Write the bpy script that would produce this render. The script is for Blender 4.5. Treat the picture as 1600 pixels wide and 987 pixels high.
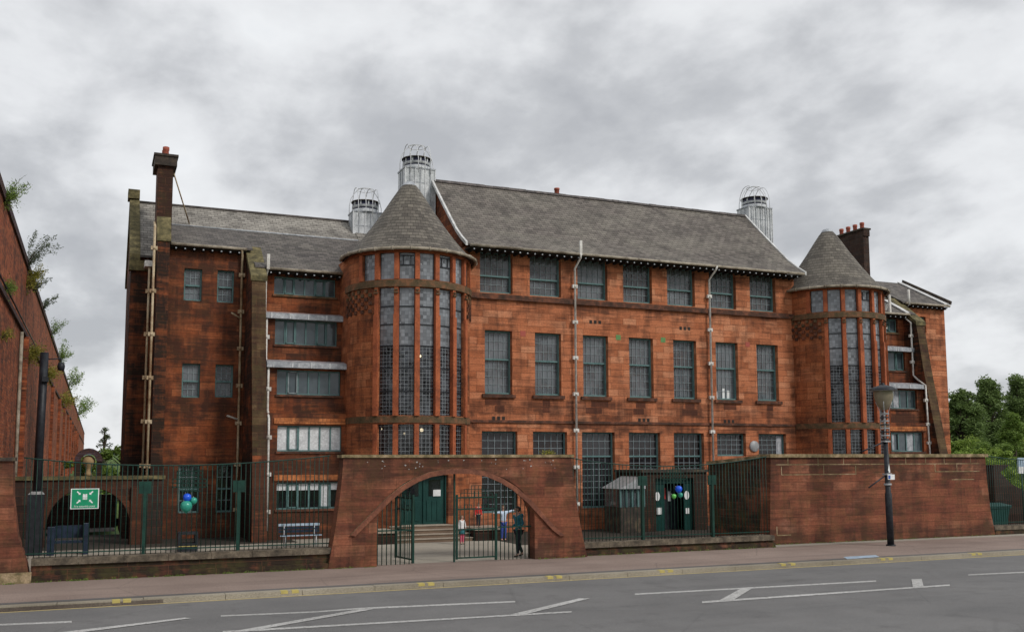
import bpy, bmesh, math, random
from mathutils import Vector, Matrix
random.seed(7)
R = math.radians
sc = bpy.context.scene
col = sc.collection
for o in list(bpy.data.objects): bpy.data.objects.remove(o)

# ------------------------------------------------------------------ camera
# world: X along the facade (to the right), Y away from the street, Z up, metres; eye height 3.15
AX = ((0.92010883, 0.03579223, 0.39002391), (-0.3916464, 0.09318833, 0.91538464), (-0.00358202, -0.99500495, 0.09976131))
EYE = 3.15; FPX = 1526.0; CX, CY = 800.0, 567.0
cam_d = bpy.data.cameras.new('camera'); cam = bpy.data.objects.new('camera', cam_d); col.objects.link(cam)
cam_d.sensor_fit = 'HORIZONTAL'; cam_d.sensor_width = 36.0; cam_d.lens = FPX / 1600 * 36
cam_d.shift_y = (CY - 493.5) / 1600
cam_d.clip_start = 0.1; cam_d.clip_end = 5000
cam.matrix_world = Matrix(((AX[0][0], -AX[0][1], -AX[0][2], 0), (AX[1][0], -AX[1][1], -AX[1][2], 0), (AX[2][0], -AX[2][1], -AX[2][2], EYE), (0, 0, 0, 1)))
sc.camera = cam

# ------------------------------------------------------------------ world and sun
w = bpy.data.worlds.new('World'); sc.world = w; w.use_nodes = True
nt = w.node_tree; nt.nodes.clear(); N = nt.nodes.new; L = nt.links.new
SUN_EL, SUN_AZ = R(38), R(148)      # azimuth clockwise from +Y: light comes from the front right
out = N('ShaderNodeOutputWorld'); bg1 = N('ShaderNodeBackground'); bg2 = N('ShaderNodeBackground'); mx = N('ShaderNodeMixShader')
sky = N('ShaderNodeTexSky'); sky.sky_type = 'NISHITA'; sky.sun_disc = False; sky.sun_elevation = SUN_EL; sky.sun_rotation = SUN_AZ
L(sky.outputs[0], bg1.inputs[0]); bg1.inputs[1].default_value = 0.1
tc = N('ShaderNodeTexCoord'); sep = N('ShaderNodeSeparateXYZ'); L(tc.outputs['Generated'], sep.inputs[0])
def wm(op, a, b=None, c=None):
    n = N('ShaderNodeMath'); n.operation = op
    for i, v in enumerate((a, b, c)):
        if v is None: continue
        if isinstance(v, (int, float)): n.inputs[i].default_value = v
        else: L(v, n.inputs[i])
    return n.outputs[0]
zz = wm('ADD', wm('MAXIMUM', sep.outputs[2], 0.0), 0.42)
cmb = N('ShaderNodeCombineXYZ'); L(wm('DIVIDE', sep.outputs[0], zz), cmb.inputs[0]); L(wm('DIVIDE', sep.outputs[1], zz), cmb.inputs[1]); L(wm('MULTIPLY', sep.outputs[2], 1.6), cmb.inputs[2])
def wnoise(scale, detail, rough, off, dist=0.0):
    mp = N('ShaderNodeMapping'); L(cmb.outputs[0], mp.inputs[0]); mp.inputs['Location'].default_value = off; mp.inputs['Rotation'].default_value = (0, 0, R(-12)); mp.inputs['Scale'].default_value = (1.25, 1.0, 1)
    n = N('ShaderNodeTexNoise'); L(mp.outputs[0], n.inputs['Vector']); n.inputs['Scale'].default_value = scale; n.inputs['Detail'].default_value = detail; n.inputs['Roughness'].default_value = rough; n.inputs['Distortion'].default_value = dist
    return n.outputs[0]
big = wnoise(1.9, 2, 0.4, (5.1, 0.7, 0.4)); mid = wnoise(4.6, 7, 0.53, (7.3, 2.2, 0), 0.1)
cl = wm('ADD', wm('MULTIPLY', big, 0.46), wm('MULTIPLY', mid, 0.55))
rp = N('ShaderNodeValToRGB'); L(cl, rp.inputs[0]); e = rp.color_ramp.elements
e[0].position = 0.38; e[0].color = (0.36, 0.37, 0.39, 1); e[1].position = 0.62; e[1].color = (0.66, 0.672, 0.685, 1)
for p_, c_ in ((0.445, (0.425, 0.435, 0.453, 1)), (0.49, (0.505, 0.515, 0.532, 1)), (0.545, (0.60, 0.61, 0.625, 1))):
    x_ = e.new(p_); x_.color = c_
L(rp.outputs[0], bg2.inputs[0]); bg2.inputs[1].default_value = 1.0
thin = N('ShaderNodeMapRange'); L(cl, thin.inputs[0]); thin.inputs[1].default_value = 0.62; thin.inputs[2].default_value = 0.8; thin.inputs[3].default_value = 0.96; thin.inputs[4].default_value = 0.75
L(thin.outputs[0], mx.inputs[0]); L(bg1.outputs[0], mx.inputs[1]); L(bg2.outputs[0], mx.inputs[2]); L(mx.outputs[0], out.inputs[0])
sd = bpy.data.lights.new('sun', 'SUN'); sd.energy = 1.35; sd.angle = R(14); sd.color = (1.0, 0.95, 0.88)
so = bpy.data.objects.new('sun', sd); col.objects.link(so); so.location = (60, -40, 60)
dv = Vector((math.sin(SUN_AZ) * math.cos(SUN_EL), math.cos(SUN_AZ) * math.cos(SUN_EL), math.sin(SUN_EL)))
so.rotation_euler = dv.to_track_quat('Z', 'Y').to_euler()
vs = sc.view_settings; vs.view_transform = 'Standard'; vs.look = 'None'; vs.exposure = 0.42; vs.gamma = 1.0; vs.use_curve_mapping = False
sc.render.engine = 'CYCLES'; sc.cycles.max_bounces = 6; sc.cycles.transparent_max_bounces = 12

# ------------------------------------------------------------------ measuring helpers (pixel of the 1600 px photo -> world point)
def ray(px, py):
    v = (px - CX, py - CY, FPX); return tuple(sum(a * b for a, b in zip(r, v)) for r in AX)
def at(px, py, Y): r = ray(px, py); s = Y / r[1]; return (s * r[0], Y, EYE + s * r[2])
def onX(px, py, X): r = ray(px, py); s = X / r[0]; return (X, s * r[1], EYE + s * r[2])
def gd(px, py, z=0.0): r = ray(px, py); s = (z - EYE) / r[2]; return (s * r[0], s * r[1], z)

# ------------------------------------------------------------------ materials
def new_mat(name):
    m = bpy.data.materials.new(name); m.use_nodes = True
    t = m.node_tree; b = t.nodes['Principled BSDF']; return m, t, b
class G:      # tiny node helper
    def __init__(s, t): s.t = t
    def n(s, typ, **kw):
        x = s.t.nodes.new(typ)
        for k, v in kw.items(): setattr(x, k, v)
        return x
    def l(s, a, b): s.t.links.new(a, b)
    def noise(s, vec, scale, detail=4, rough=0.55, mp=None, dist=0):
        if mp:
            m = s.n('ShaderNodeMapping'); s.l(vec, m.inputs[0]); m.inputs['Scale'].default_value = mp; vec = m.outputs[0]
        x = s.n('ShaderNodeTexNoise'); s.l(vec, x.inputs['Vector']); x.inputs['Scale'].default_value = scale; x.inputs['Detail'].default_value = detail; x.inputs['Roughness'].default_value = rough; x.inputs['Distortion'].default_value = dist
        return x.outputs[0]
    def ramp(s, fac, stops, interp='LINEAR'):
        r = s.n('ShaderNodeValToRGB'); s.l(fac, r.inputs[0]); r.color_ramp.interpolation = interp; e = r.color_ramp.elements
        while len(e) > 2: e.remove(e[0])
        for i, (p, c) in enumerate(stops):
            c = tuple(c) + (1,) if len(c) == 3 else c
            if i < 2: e[i].position = p; e[i].color = c
            else: x = e.new(p); x.color = c
        return r.outputs[0]
    def rng(s, v, a, b, c, d):
        m = s.n('ShaderNodeMapRange'); s.l(v, m.inputs[0])
        for i, q in enumerate((a, b, c, d)): m.inputs[i + 1].default_value = q
        return m.outputs[0]
    def mix(s, f, a, b, mode='MIX'):
        m = s.n('ShaderNodeMix', data_type='RGBA', blend_type=mode)
        for sock, v in ((m.inputs[0], f), (m.inputs[6], a), (m.inputs[7], b)):
            if isinstance(v, (int, float)): sock.default_value = v
            elif isinstance(v, tuple): sock.default_value = v + (1,) if len(v) == 3 else v
            else: s.l(v, sock)
        return m.outputs[2]
    def bump(s, h, b, strength=0.4, dist=0.02):
        x = s.n('ShaderNodeBump'); x.inputs['Strength'].default_value = strength; x.inputs['Distance'].default_value = dist
        s.l(h, x.inputs['Height']); s.l(x.outputs[0], b.inputs['Normal'])
    def math(s, op, a, b=0.0):
        m = s.n('ShaderNodeMath', operation=op)
        for i, v in enumerate((a, b)):
            if isinstance(v, (int, float)): m.inputs[i].default_value = v
            else: s.l(v, m.inputs[i])
        return m.outputs[0]

def masonry(name, stops, bw=0.72, bh=0.31, dirt=0.45, dirtcol=(0.045, 0.022, 0.016), mortar=(0.16, 0.07, 0.04), moss=0.0, pale=0.12, msize=0.008, soot=1.0, zones=()):
    m, t, b = new_mat(name); g = G(t)
    uv = g.n('ShaderNodeUVMap').outputs[0]
    ob = g.n('ShaderNodeTexCoord').outputs['Object']
    wob = g.noise(uv, 2.5, 2)
    wv = g.n('ShaderNodeVectorMath', operation='SCALE'); sc3 = g.n('ShaderNodeCombineXYZ'); g.l(g.math('SUBTRACT', wob, 0.5), sc3.inputs[1]); g.l(sc3.outputs[0], wv.inputs[0]); wv.inputs['Scale'].default_value = 0.02
    ad = g.n('ShaderNodeVectorMath', operation='ADD'); g.l(uv, ad.inputs[0]); g.l(wv.outputs[0], ad.inputs[1]); uvw = ad.outputs[0]
    def brick(bw_, off, sq):
        k = g.n('ShaderNodeTexBrick'); k.offset = off; k.squash = sq; k.squash_frequency = 3; g.l(uvw, k.inputs['Vector'])
        k.inputs['Color1'].default_value = (0, 0, 0, 1); k.inputs['Color2'].default_value = (1, 1, 1, 1); k.inputs['Mortar'].default_value = (0.5, 0.5, 0.5, 1)
        k.inputs['Scale'].default_value = 1; k.inputs['Mortar Size'].default_value = msize; k.inputs['Mortar Smooth'].default_value = 0.3
        k.inputs['Brick Width'].default_value = bw_; k.inputs['Row Height'].default_value = bh; k.inputs['Bias'].default_value = 0
        return k
    k = brick(bw, 0.43, 1.35)
    soft = g.math('ADD', g.math('MULTIPLY', k.outputs['Color'], 0.72), g.math('MULTIPLY', g.rng(g.noise(ob, 0.9, 4, 0.6), 0.3, 0.7, 0, 1), 0.30)); base = g.ramp(soft, stops)
    n1 = g.noise(ob, 1.1, 5, 0.6); n2 = g.noise(ob, 14, 4, 0.6)
    base = g.mix(g.rng(n2, 0.3, 0.7, 0.0, 0.35), base, (0.30, 0.10, 0.05), 'MULTIPLY') if False else g.mix(0.5, base, g.mix(1.0, base, g.ramp(n2, ((0.3, (0.55, 0.5, 0.5)), (0.7, (1.4, 1.35, 1.3)))), 'MULTIPLY'))
    base = g.mix(g.rng(g.noise(ob, 0.55, 6, 0.65, (1, 1, 1.8)), 0.56, 0.72, 0.0, pale), base, (0.62, 0.36, 0.24))
    # rain-streaked soot: vertical streaks and block-sized blotches
    st = g.noise(ob, 1.3, 6, 0.65, (1.6, 1.6, 0.28), 0.4); bl = g.noise(ob, 0.75, 6, 0.68, (0.8, 0.8, 1.5), 0.6)
    dsum = g.math('ADD', g.math('MULTIPLY', st, 0.5), g.math('MULTIPLY', bl, 0.5))
    dsum = g.math('ADD', dsum, g.math('MULTIPLY', g.math('SUBTRACT', k.outputs['Color'], 0.5), -0.05))
    hi = 0.625 - 0.2 * dirt
    
    sz = g.n('ShaderNodeSeparateXYZ'); g.l(ob, sz.inputs[0])
    for (za, zb, am, so_) in zones:
        zw = g.math('ADD', sz.outputs[2], g.math('MULTIPLY', g.math('SUBTRACT', bl, 0.5), 1.2))
        up_ = g.rng(zw, za - so_, za + so_, 0, 1); dn_ = g.rng(zw, zb - 0.12, zb + 0.12, 1, 0)
        dsum = g.math('ADD', dsum, g.math('MULTIPLY', g.math('MULTIPLY', up_, dn_), am))
    bed = g.noise(ob, 2.2, 5, 0.6, (0.35, 0.35, 4.0)); dsum = g.math('ADD', dsum, g.math('MULTIPLY', g.math('SUBTRACT', bed, 0.5), 0.30)); df = g.rng(dsum, hi - 0.08, hi + 0.11, 0.0, soot)
    base = g.mix(df, base, dirtcol)
    lam = g.noise(ob, 3.0, 4, 0.6, (0.25, 0.25, 9.0)); base = g.mix(0.42, base, g.mix(1.0, base, g.ramp(lam, ((0.35, (0.55, 0.5, 0.48)), (0.65, (1.35, 1.35, 1.35)))), 'MULTIPLY'))
    if moss: base = g.mix(g.rng(g.noise(ob, 2.2, 6, 0.7), 0.46, 0.62, 0, moss), base, (0.10, 0.10, 0.028))
    base = g.mix(g.math('MULTIPLY', k.outputs['Fac'], 0.75), base, mortar)
    g.l(base, b.inputs['Base Color']); b.inputs['Roughness'].default_value = 0.88; b.inputs['Specular IOR Level'].default_value = 0.25
    hh = g.math('SUBTRACT', g.math('MULTIPLY', n2, 0.5), k.outputs['Fac'])
    hh = g.math('ADD', hh, g.math('MULTIPLY', k.outputs['Color'], 0.35))
    g.bump(hh, b, 0.8, 0.03)
    return m

ORANGE = ((0.0, (0.34, 0.110, 0.050)), (0.25, (0.43, 0.148, 0.066)), (0.65, (0.50, 0.184, 0.088)), (1.0, (0.58, 0.27, 0.15)))
RED = ((0.0, (0.19, 0.053, 0.023)), (0.3, (0.245, 0.069, 0.027)), (0.7, (0.305, 0.090, 0.034)), (1.0, (0.38, 0.13, 0.055)))
BROWN = ((0.0, (0.165, 0.055, 0.034)), (0.35, (0.20, 0.068, 0.040)), (0.7, (0.24, 0.086, 0.048)), (1.0, (0.30, 0.125, 0.075)))
M = {}
M['stone'] = masonry('red_sandstone_ashlar', ORANGE, dirt=0.36, soot=0.80, pale=0.22, zones=((5.0, 5.95, .075, .35), (9.9, 10.5, .06, .5), (4.5, 4.9, .09, .15), (-1, 2.6, .05, .8)))
M['stone_dirty_shaded'] = masonry('weathered_shaded_sandstone', RED, dirt=0.68, moss=0.06, soot=.88, zones=((-1, 3.2, .11, .8), (5.0, 5.9, .06, .3), (7.3, 8.3, .05, .4), (11.4, 12.6, .05, .3)))  # soot, plus low-level shade behind the railings painted into the bottom zone
M['stone_sooty_shaded'] = masonry('sooty_shaded_sandstone', RED, dirt=1.0, moss=0.06, dirtcol=(0.03, 0.017, 0.013), zones=((-1, 3.2, .14, .8),))  # soot colour deepened and lowest zone darkened to paint in ground-level shade
M['stone_tower'] = masonry('tower_sandstone', ((0.0, (0.27, 0.082, 0.034)), (0.3, (0.34, 0.108, 0.043)), (0.7, (0.42, 0.142, 0.058)), (1.0, (0.50, 0.20, 0.095))), bw=0.6, dirt=0.42, soot=.8, zones=((9.1, 10.4, .05, .2), (4.3, 5.4, .06, .4), (-1, 2.6, .05, .8)))
M['stone_wall'] = masonry('boundary_wall_sandstone', BROWN, bw=0.95, bh=0.33, dirt=0.46, moss=0.14, pale=0.25, soot=.8, zones=((-.5, .55, .10, .2), (2.6, 3.4, .10, .25)))
M['stone_low'] = masonry('mossy_plinth_sandstone', BROWN, bw=0.95, bh=0.3, dirt=1.15, moss=0.3, dirtcol=(0.03, 0.02, 0.014))
M['chimney'] = masonry('chimney_sandstone', BROWN, bw=0.6, bh=0.32, dirt=1.15, moss=0.12)
M['chimney_black'] = masonry('sooty_shaded_black_stone', ((0.0, (0.018, 0.014, 0.013)), (1.0, (0.06, 0.045, 0.038))), bw=0.6, bh=0.32, dirt=0.6)  # soot, with shade on the unlit chimney side and arched wall painted in
M['redbrick'] = masonry('viaduct_red_brick', ((0.0, (0.22, 0.055, 0.026)), (0.4, (0.34, 0.088, 0.037)), (0.8, (0.42, 0.125, 0.050)), (1.0, (0.50, 0.19, 0.09))), bw=0.30, bh=0.10, dirt=0.50, mortar=(0.20, 0.11, 0.08), msize=0.008, moss=0.05)
M['blackbrick'] = masonry('blue_black_parapet_brick', ((0.0, (0.03, 0.028, 0.04)), (1.0, (0.075, 0.06, 0.08))), bw=0.225, bh=0.075, dirt=0.5)
M['darkblock'] = masonry('black_stained_block', ((0.0, (0.13, 0.045, 0.025)), (1.0, (0.19, 0.065, 0.035))), dirt=0.85, soot=.7)
M['archstone'] = masonry('sooty_backlit_sandstone', ((0.0, (0.05, 0.022, 0.014)), (1.0, (0.12, 0.042, 0.024))), dirt=0.9, moss=0.12)  # near-black from soot and backlit shade, both painted into the stone
M['terracotta'] = masonry('orange_brick_lintel', ((0.0, (0.40, 0.13, 0.045)), (1.0, (0.62, 0.24, 0.09))), bw=0.16, bh=0.3, dirt=0.3)

def trim(name, c1, c2, c3=None, scale=3.0, rough=0.85):
    m, t, b = new_mat(name); g = G(t); ob = g.n('ShaderNodeTexCoord').outputs['Object']
    n = g.noise(ob, scale, 7, 0.66); stops = [(0.34, c1), (0.64, c2)]
    if c3: stops.append((0.5, c3))
    cc = g.ramp(n, stops); n2 = g.noise(ob, scale * 9, 4, 0.6)
    cc = g.mix(0.6, cc, g.mix(1.0, cc, g.ramp(n2, ((0.3, (0.6, 0.6, 0.6)), (0.7, (1.35, 1.35, 1.35)))), 'MULTIPLY'))
    g.l(cc, b.inputs['Base Color']); b.inputs['Roughness'].default_value = rough; b.inputs['Specular IOR Level'].default_value = 0.3
    g.bump(n2, b, 0.35, 0.01); return m
M['band'] = trim('stained_stone_band', (0.045, 0.026, 0.018), (0.20, 0.075, 0.042), (0.09, 0.042, 0.028))
M['ring'] = trim('mossy_stone_ring', (0.07, 0.055, 0.028), (0.22, 0.10, 0.05), (0.12, 0.075, 0.04))
M['mullion'] = trim('orange_stone_mullion', (0.22, 0.065, 0.032), (0.44, 0.13, 0.055), (0.36, 0.10, 0.042), 1.6)
M['coping'] = trim('lichen_coping_stone', (0.10, 0.085, 0.045), (0.40, 0.30, 0.19), (0.22, 0.17, 0.09))
M['coping_low'] = trim('dirty_low_coping_stone', (0.05, 0.042, 0.032), (0.20, 0.165, 0.12), (0.115, 0.093, 0.068))
M['coping_moss'] = trim('green_lichen_coping', (0.05, 0.044, 0.024), (0.21, 0.175, 0.085), (0.115, 0.098, 0.046))
M['finface'] = masonry('lichened_buttress_stone', ((0.0, (0.05, 0.035, 0.02)), (0.5, (0.095, 0.062, 0.032)), (1.0, (0.14, 0.09, 0.048))), bw=0.6, dirt=0.6, moss=0.2)
M['capdark'] = trim('dark_weathered_cap', (0.03, 0.026, 0.022), (0.11, 0.085, 0.055), (0.055, 0.042, 0.035))
M['lead'] = trim('grey_lead_sheet', (0.22, 0.24, 0.27), (0.50, 0.52, 0.55), (0.36, 0.38, 0.41), 4, 0.55)
M['zinc'] = trim('pale_zinc_cladding', (0.36, 0.38, 0.40), (0.66, 0.68, 0.70), (0.52, 0.54, 0.56), 2.2, 0.5)
M['zinc_white'] = trim('white_metal_rod', (0.55, 0.56, 0.58), (0.72, 0.73, 0.75), None, 5, 0.5)
M['gutter'] = trim('weathered_cream_gutter', (0.14, 0.11, 0.08), (0.40, 0.35, 0.28), (0.30, 0.26, 0.2), 2.5, 0.6)
M['pipe_white'] = trim('dirty_white_pipe', (0.42, 0.39, 0.35), (0.74, 0.72, 0.69), (0.66, 0.64, 0.60), 1.7, 0.5)
M['pipe_cream'] = trim('cream_pipe', (0.22, 0.13, 0.07), (0.50, 0.41, 0.28), (0.42, 0.32, 0.20), 1.7, 0.5)
M['whiteboard'] = trim('white_painted_verge', (0.42, 0.42, 0.42), (0.74, 0.74, 0.73), None, 3, 0.6)
M['frame'] = trim('teal_window_paint', (0.075, 0.15, 0.15), (0.13, 0.23, 0.23), None, 3, 0.5)
M['bar'] = trim('grey_green_glazing_bar', (0.17, 0.21, 0.225), (0.28, 0.33, 0.35), None, 6, 0.5)
M['green'] = trim('dark_green_railing_paint', (0.004, 0.028, 0.021), (0.009, 0.052, 0.037), None, 4, 0.45)
M['green_door'] = trim('bottle_green_door_paint', (0.006, 0.035, 0.032), (0.012, 0.058, 0.050), None, 2, 0.35)
M['black'] = trim('black_iron_paint', (0.010, 0.012, 0.016), (0.028, 0.032, 0.04), None, 5, 0.45)
M['navy'] = trim('navy_bench_paint', (0.008, 0.015, 0.030), (0.018, 0.034, 0.065), None, 4, 0.5)
M['paleblue'] = trim('pale_blue_slat_paint', (0.22, 0.32, 0.42), (0.45, 0.55, 0.65), None, 4, 0.5)
M['cage'] = M['zinc_white']
M['louvre_dark'] = trim('dark_louvre', (0.02, 0.02, 0.05), (0.04, 0.04, 0.09), None, 5, 0.5)
M['pot'] = trim('red_clay_pot', (0.28, 0.07, 0.045), (0.42, 0.12, 0.08), None, 6)
M['soffit'] = trim('dark_soffit_timber', (0.02, 0.017, 0.015), (0.045, 0.035, 0.03), None, 3)
M['ridge'] = trim('dark_ridge_tile', (0.05, 0.045, 0.045), (0.14, 0.12, 0.115), (0.085, 0.075, 0.07), 3)
M['white'] = trim('white_paint', (0.66, 0.66, 0.66), (0.8, 0.8, 0.8), None, 5, 0.5)
M['white_blind'] = trim('white_blind', (0.58, 0.6, 0.62), (0.72, 0.74, 0.76), None, 1.5, 0.5)
M['steel'] = trim('galvanised_steel', (0.25, 0.26, 0.27), (0.42, 0.43, 0.44), None, 6, 0.4)
M['ply'] = trim('grey_render', (0.2, 0.19, 0.18), (0.34, 0.32, 0.3), None, 2)
M['bark'] = trim('brown_bark', (0.04, 0.03, 0.022), (0.10, 0.08, 0.06), None, 8)

def plain(name, c, rough=0.6, emit=None, es=1.0, metal=0.0, spec=0.5):
    m, t, b = new_mat(name); g = G(t); ob = g.n('ShaderNodeTexCoord').outputs['Object']
    n = g.noise(ob, 7, 4); cc = g.ramp(n, ((0.3, tuple(x * 0.85 for x in c)), (0.7, tuple(min(1, x * 1.12) for x in c))))
    g.l(cc, b.inputs['Base Color']); b.inputs['Roughness'].default_value = rough; b.inputs['Metallic'].default_value = metal; b.inputs['Specular IOR Level'].default_value = spec
    if emit: b.inputs['Emission Color'].default_value = emit + (1,); b.inputs['Emission Strength'].default_value = es
    return m
M['yellow'] = plain('yellow_kerb_paint', (0.46, 0.38, 0.12), 0.85)
M['yellow_line'] = plain('faded_yellow_line_paint', (0.50, 0.40, 0.18), 0.8)
M['signgreen'] = plain('safety_green', (0.0, 0.26, 0.12), 0.4)
M['signwhite'] = plain('sign_white', (0.78, 0.8, 0.8), 0.4)
M['signblue'] = plain('sign_blue', (0.03, 0.09, 0.35), 0.4)
M['skin'] = plain('skin', (0.55, 0.33, 0.25), 0.6)
M['teal_coat'] = plain('teal_coat_cloth', (0.02, 0.16, 0.22), 0.8)
M['darkjeans'] = plain('dark_trouser_cloth', (0.012, 0.013, 0.022), 0.85)
M['shoe'] = plain('dark_shoe', (0.015, 0.015, 0.017), 0.5)
M['hair_dark'] = plain('dark_brown_hair', (0.022, 0.014, 0.01), 0.6)
M['hair_light'] = plain('light_brown_hair', (0.16, 0.09, 0.045), 0.6)
M['red_cloth'] = plain('red_cloth', (0.6, 0.03, 0.03), 0.8)
M['white_cloth'] = plain('white_cloth', (0.7, 0.7, 0.7), 0.8)
M['teal_cloth'] = plain('dark_teal_cloth', (0.02, 0.13, 0.15), 0.8)
M['pink_cloth'] = plain('pink_cloth', (0.55, 0.10, 0.16), 0.8)
M['ltblue_cloth'] = plain('light_blue_cloth', (0.50, 0.60, 0.74), 0.8)
M['blue_cloth'] = plain('blue_cloth', (0.03, 0.06, 0.26), 0.8)
M['bal_blue'] = plain('blue_balloon_rubber', (0.01, 0.10, 0.72), 0.25)
M['bal_teal'] = plain('teal_balloon_rubber', (0.03, 0.30, 0.22), 0.25)
M['bal_green'] = plain('green_balloon_rubber', (0.13, 0.50, 0.10), 0.25)
M['lamp_on'] = plain('lit_lamp_glass', (0.9, 0.8, 0.6), 0.5, (1.0, 0.78, 0.48), 3.0)
M['amberglass'] = plain('aged_lantern_glass', (0.22, 0.19, 0.13), 0.2)
M['binplastic'] = plain('green_bin_plastic', (0.012, 0.07, 0.06), 0.5)
M['golden'] = plain('golden_sandstone', (0.32, 0.22, 0.11), 0.85)
M['tile_green'] = plain('dull_green_tile', (0.10, 0.24, 0.07), 0.6)
M['tile_red'] = plain('dull_red_tile', (0.38, 0.07, 0.045), 0.6)
M['hood'] = trim('worn_brown_arch_moulding', (0.11, 0.045, 0.03), (0.27, 0.105, 0.06), (0.18, 0.07, 0.043))
M['paper'] = plain('white_paper', (0.72, 0.74, 0.74), 0.7)
M['paper_yellow'] = plain('yellow_paper', (0.62, 0.42, 0.10), 0.7)
M['orange_bag'] = plain('orange_bag_leather', (0.4, 0.18, 0.03), 0.6)

def pane(name, c_lo, c_hi, rough=0.12, scale=0.9, rand=0.5, clear=0.0):
    m, t, b = new_mat(name); g = G(t); tcx = g.n('ShaderNodeTexCoord'); uv = g.n('ShaderNodeUVMap').outputs[0]
    k = g.n('ShaderNodeTexBrick'); k.offset = 0; g.l(uv, k.inputs['Vector']); k.inputs['Color1'].default_value = (0, 0, 0, 1); k.inputs['Color2'].default_value = (1, 1, 1, 1); k.inputs['Mortar'].default_value = (0.5, 0.5, 0.5, 1)
    k.inputs['Scale'].default_value = 1; k.inputs['Mortar Size'].default_value = 0; k.inputs['Brick Width'].default_value = 0.29; k.inputs['Row Height'].default_value = 0.3
    oi = g.n('ShaderNodeObjectInfo')
    n = g.noise(uv, scale, 5, 0.6)  # cloud-like noise paints an uneven sky reflection into the pane
    v = g.math('ADD', g.math('MULTIPLY', n, 1.0), g.math('MULTIPLY', g.math('SUBTRACT', k.outputs['Color'], 0.5), rand * 0.3))
    v = g.math('ADD', v, g.math('MULTIPLY', g.math('SUBTRACT', oi.outputs['Random'], 0.5), 0.34))
    g.l(g.ramp(v, ((0.32, c_lo), (0.68, c_hi))), b.inputs['Base Color']); b.inputs['Roughness'].default_value = rough; b.inputs['IOR'].default_value = 1.5; b.inputs['Specular IOR Level'].default_value = 0.65
    wn = g.n('ShaderNodeBump'); wn.inputs['Strength'].default_value = 0.12; wn.inputs['Distance'].default_value = 0.02; g.l(g.math('ADD', g.math('MULTIPLY', k.outputs['Color'], 0.4), g.noise(uv, 3, 2)), wn.inputs['Height']); g.l(wn.outputs[0], b.inputs['Normal'])
    if clear:
        tr = g.n('ShaderNodeBsdfTransparent'); tr.inputs[0].default_value = (0.8, 0.84, 0.86, 1); ms = g.n('ShaderNodeMixShader'); g.l(g.rng(v, 0.3, 0.7, 1 - clear, 1 - clear * 0.55), ms.inputs[0]); g.l(tr.outputs[0], ms.inputs[1]); g.l(b.outputs[0], ms.inputs[2]); g.l(ms.outputs[0], t.nodes['Material Output'].inputs[0])
    return m
M['glass'] = pane('grey_window_glass', (0.085, 0.100, 0.113), (0.185, 0.205, 0.225), 0.08, clear=0.38)  # grey base colour stands in for sky mirrored in the glass
M['glass_dark'] = pane('dark_window_glass', (0.008, 0.009, 0.012), (0.030, 0.033, 0.040), 0.06, clear=0.25)
M['glass_ribbon'] = pane('blue_grey_ribbon_glass', (0.035, 0.055, 0.062), (0.11, 0.135, 0.155), 0.08, 0.7, 0.2)

def leaded(name, pale, cell=0.17, op0=0.15):
    m, t, b = new_mat(name); g = G(t); uv = g.n('ShaderNodeUVMap').outputs[0]
    k = g.n('ShaderNodeTexBrick'); k.offset = 0; g.l(uv, k.inputs['Vector']); k.inputs['Color1'].default_value = (0, 0, 0, 1); k.inputs['Color2'].default_value = (1, 1, 1, 1); k.inputs['Mortar'].default_value = (0.5, 0.5, 0.5, 1)
    k.inputs['Scale'].default_value = 1; k.inputs['Mortar Size'].default_value = 0.006; k.inputs['Mortar Smooth'].default_value = 0; k.inputs['Brick Width'].default_value = cell; k.inputs['Row Height'].default_value = cell
    lead_ = k.outputs['Fac']
    base = g.ramp(k.outputs['Color'], ((0, tuple(x * 0.6 for x in pale)), (1, tuple(x * 1.25 for x in pale))))
    base = g.mix(lead_, base, (0.26, 0.29, 0.31) if op0 < .5 else (0.11, 0.125, 0.14)); g.l(base, b.inputs['Base Color'])
    b.inputs['Roughness'].default_value = 0.08; b.inputs['Specular IOR Level'].default_value = 0.8
    bp = g.n('ShaderNodeBump'); bp.inputs['Strength'].default_value = 0.25; bp.inputs['Distance'].default_value = 0.02; g.l(g.math('ADD', k.outputs['Color'], g.noise(uv, 2.5, 3)), bp.inputs['Height']); g.l(bp.outputs[0], b.inputs['Normal'])
    tr = g.n('ShaderNodeBsdfTransparent'); tr.inputs[0].default_value = (0.72, 0.76, 0.78, 1)
    ms = g.n('ShaderNodeMixShader')
    # patches of pale obscured quarries, clearer elsewhere
    n = g.noise(uv, 0.9, 4, 0.6)
    op = g.math('ADD', g.math('MULTIPLY', k.outputs['Color'], 0.35), g.rng(n, 0.4, 0.62, op0, min(1, op0 + 0.55)))
    op = g.math('MINIMUM', g.math('MAXIMUM', op, lead_), 1.0)
    g.l(op, ms.inputs[0]); g.l(tr.outputs[0], ms.inputs[1]); g.l(b.outputs[0], ms.inputs[2])
    g.l(ms.outputs[0], t.nodes['Material Output'].inputs[0])
    return m
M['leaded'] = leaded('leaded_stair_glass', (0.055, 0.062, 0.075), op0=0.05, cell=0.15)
M['leaded_sky'] = leaded('sky_toned_stair_glass', (0.19, 0.205, 0.225), op0=0.7, cell=0.15)  # upper lights: sky reflection painted in as a paler, more opaque tone
M['leaded_dark'] = leaded('dark_leaded_glass', (0.018, 0.020, 0.024))

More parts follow.
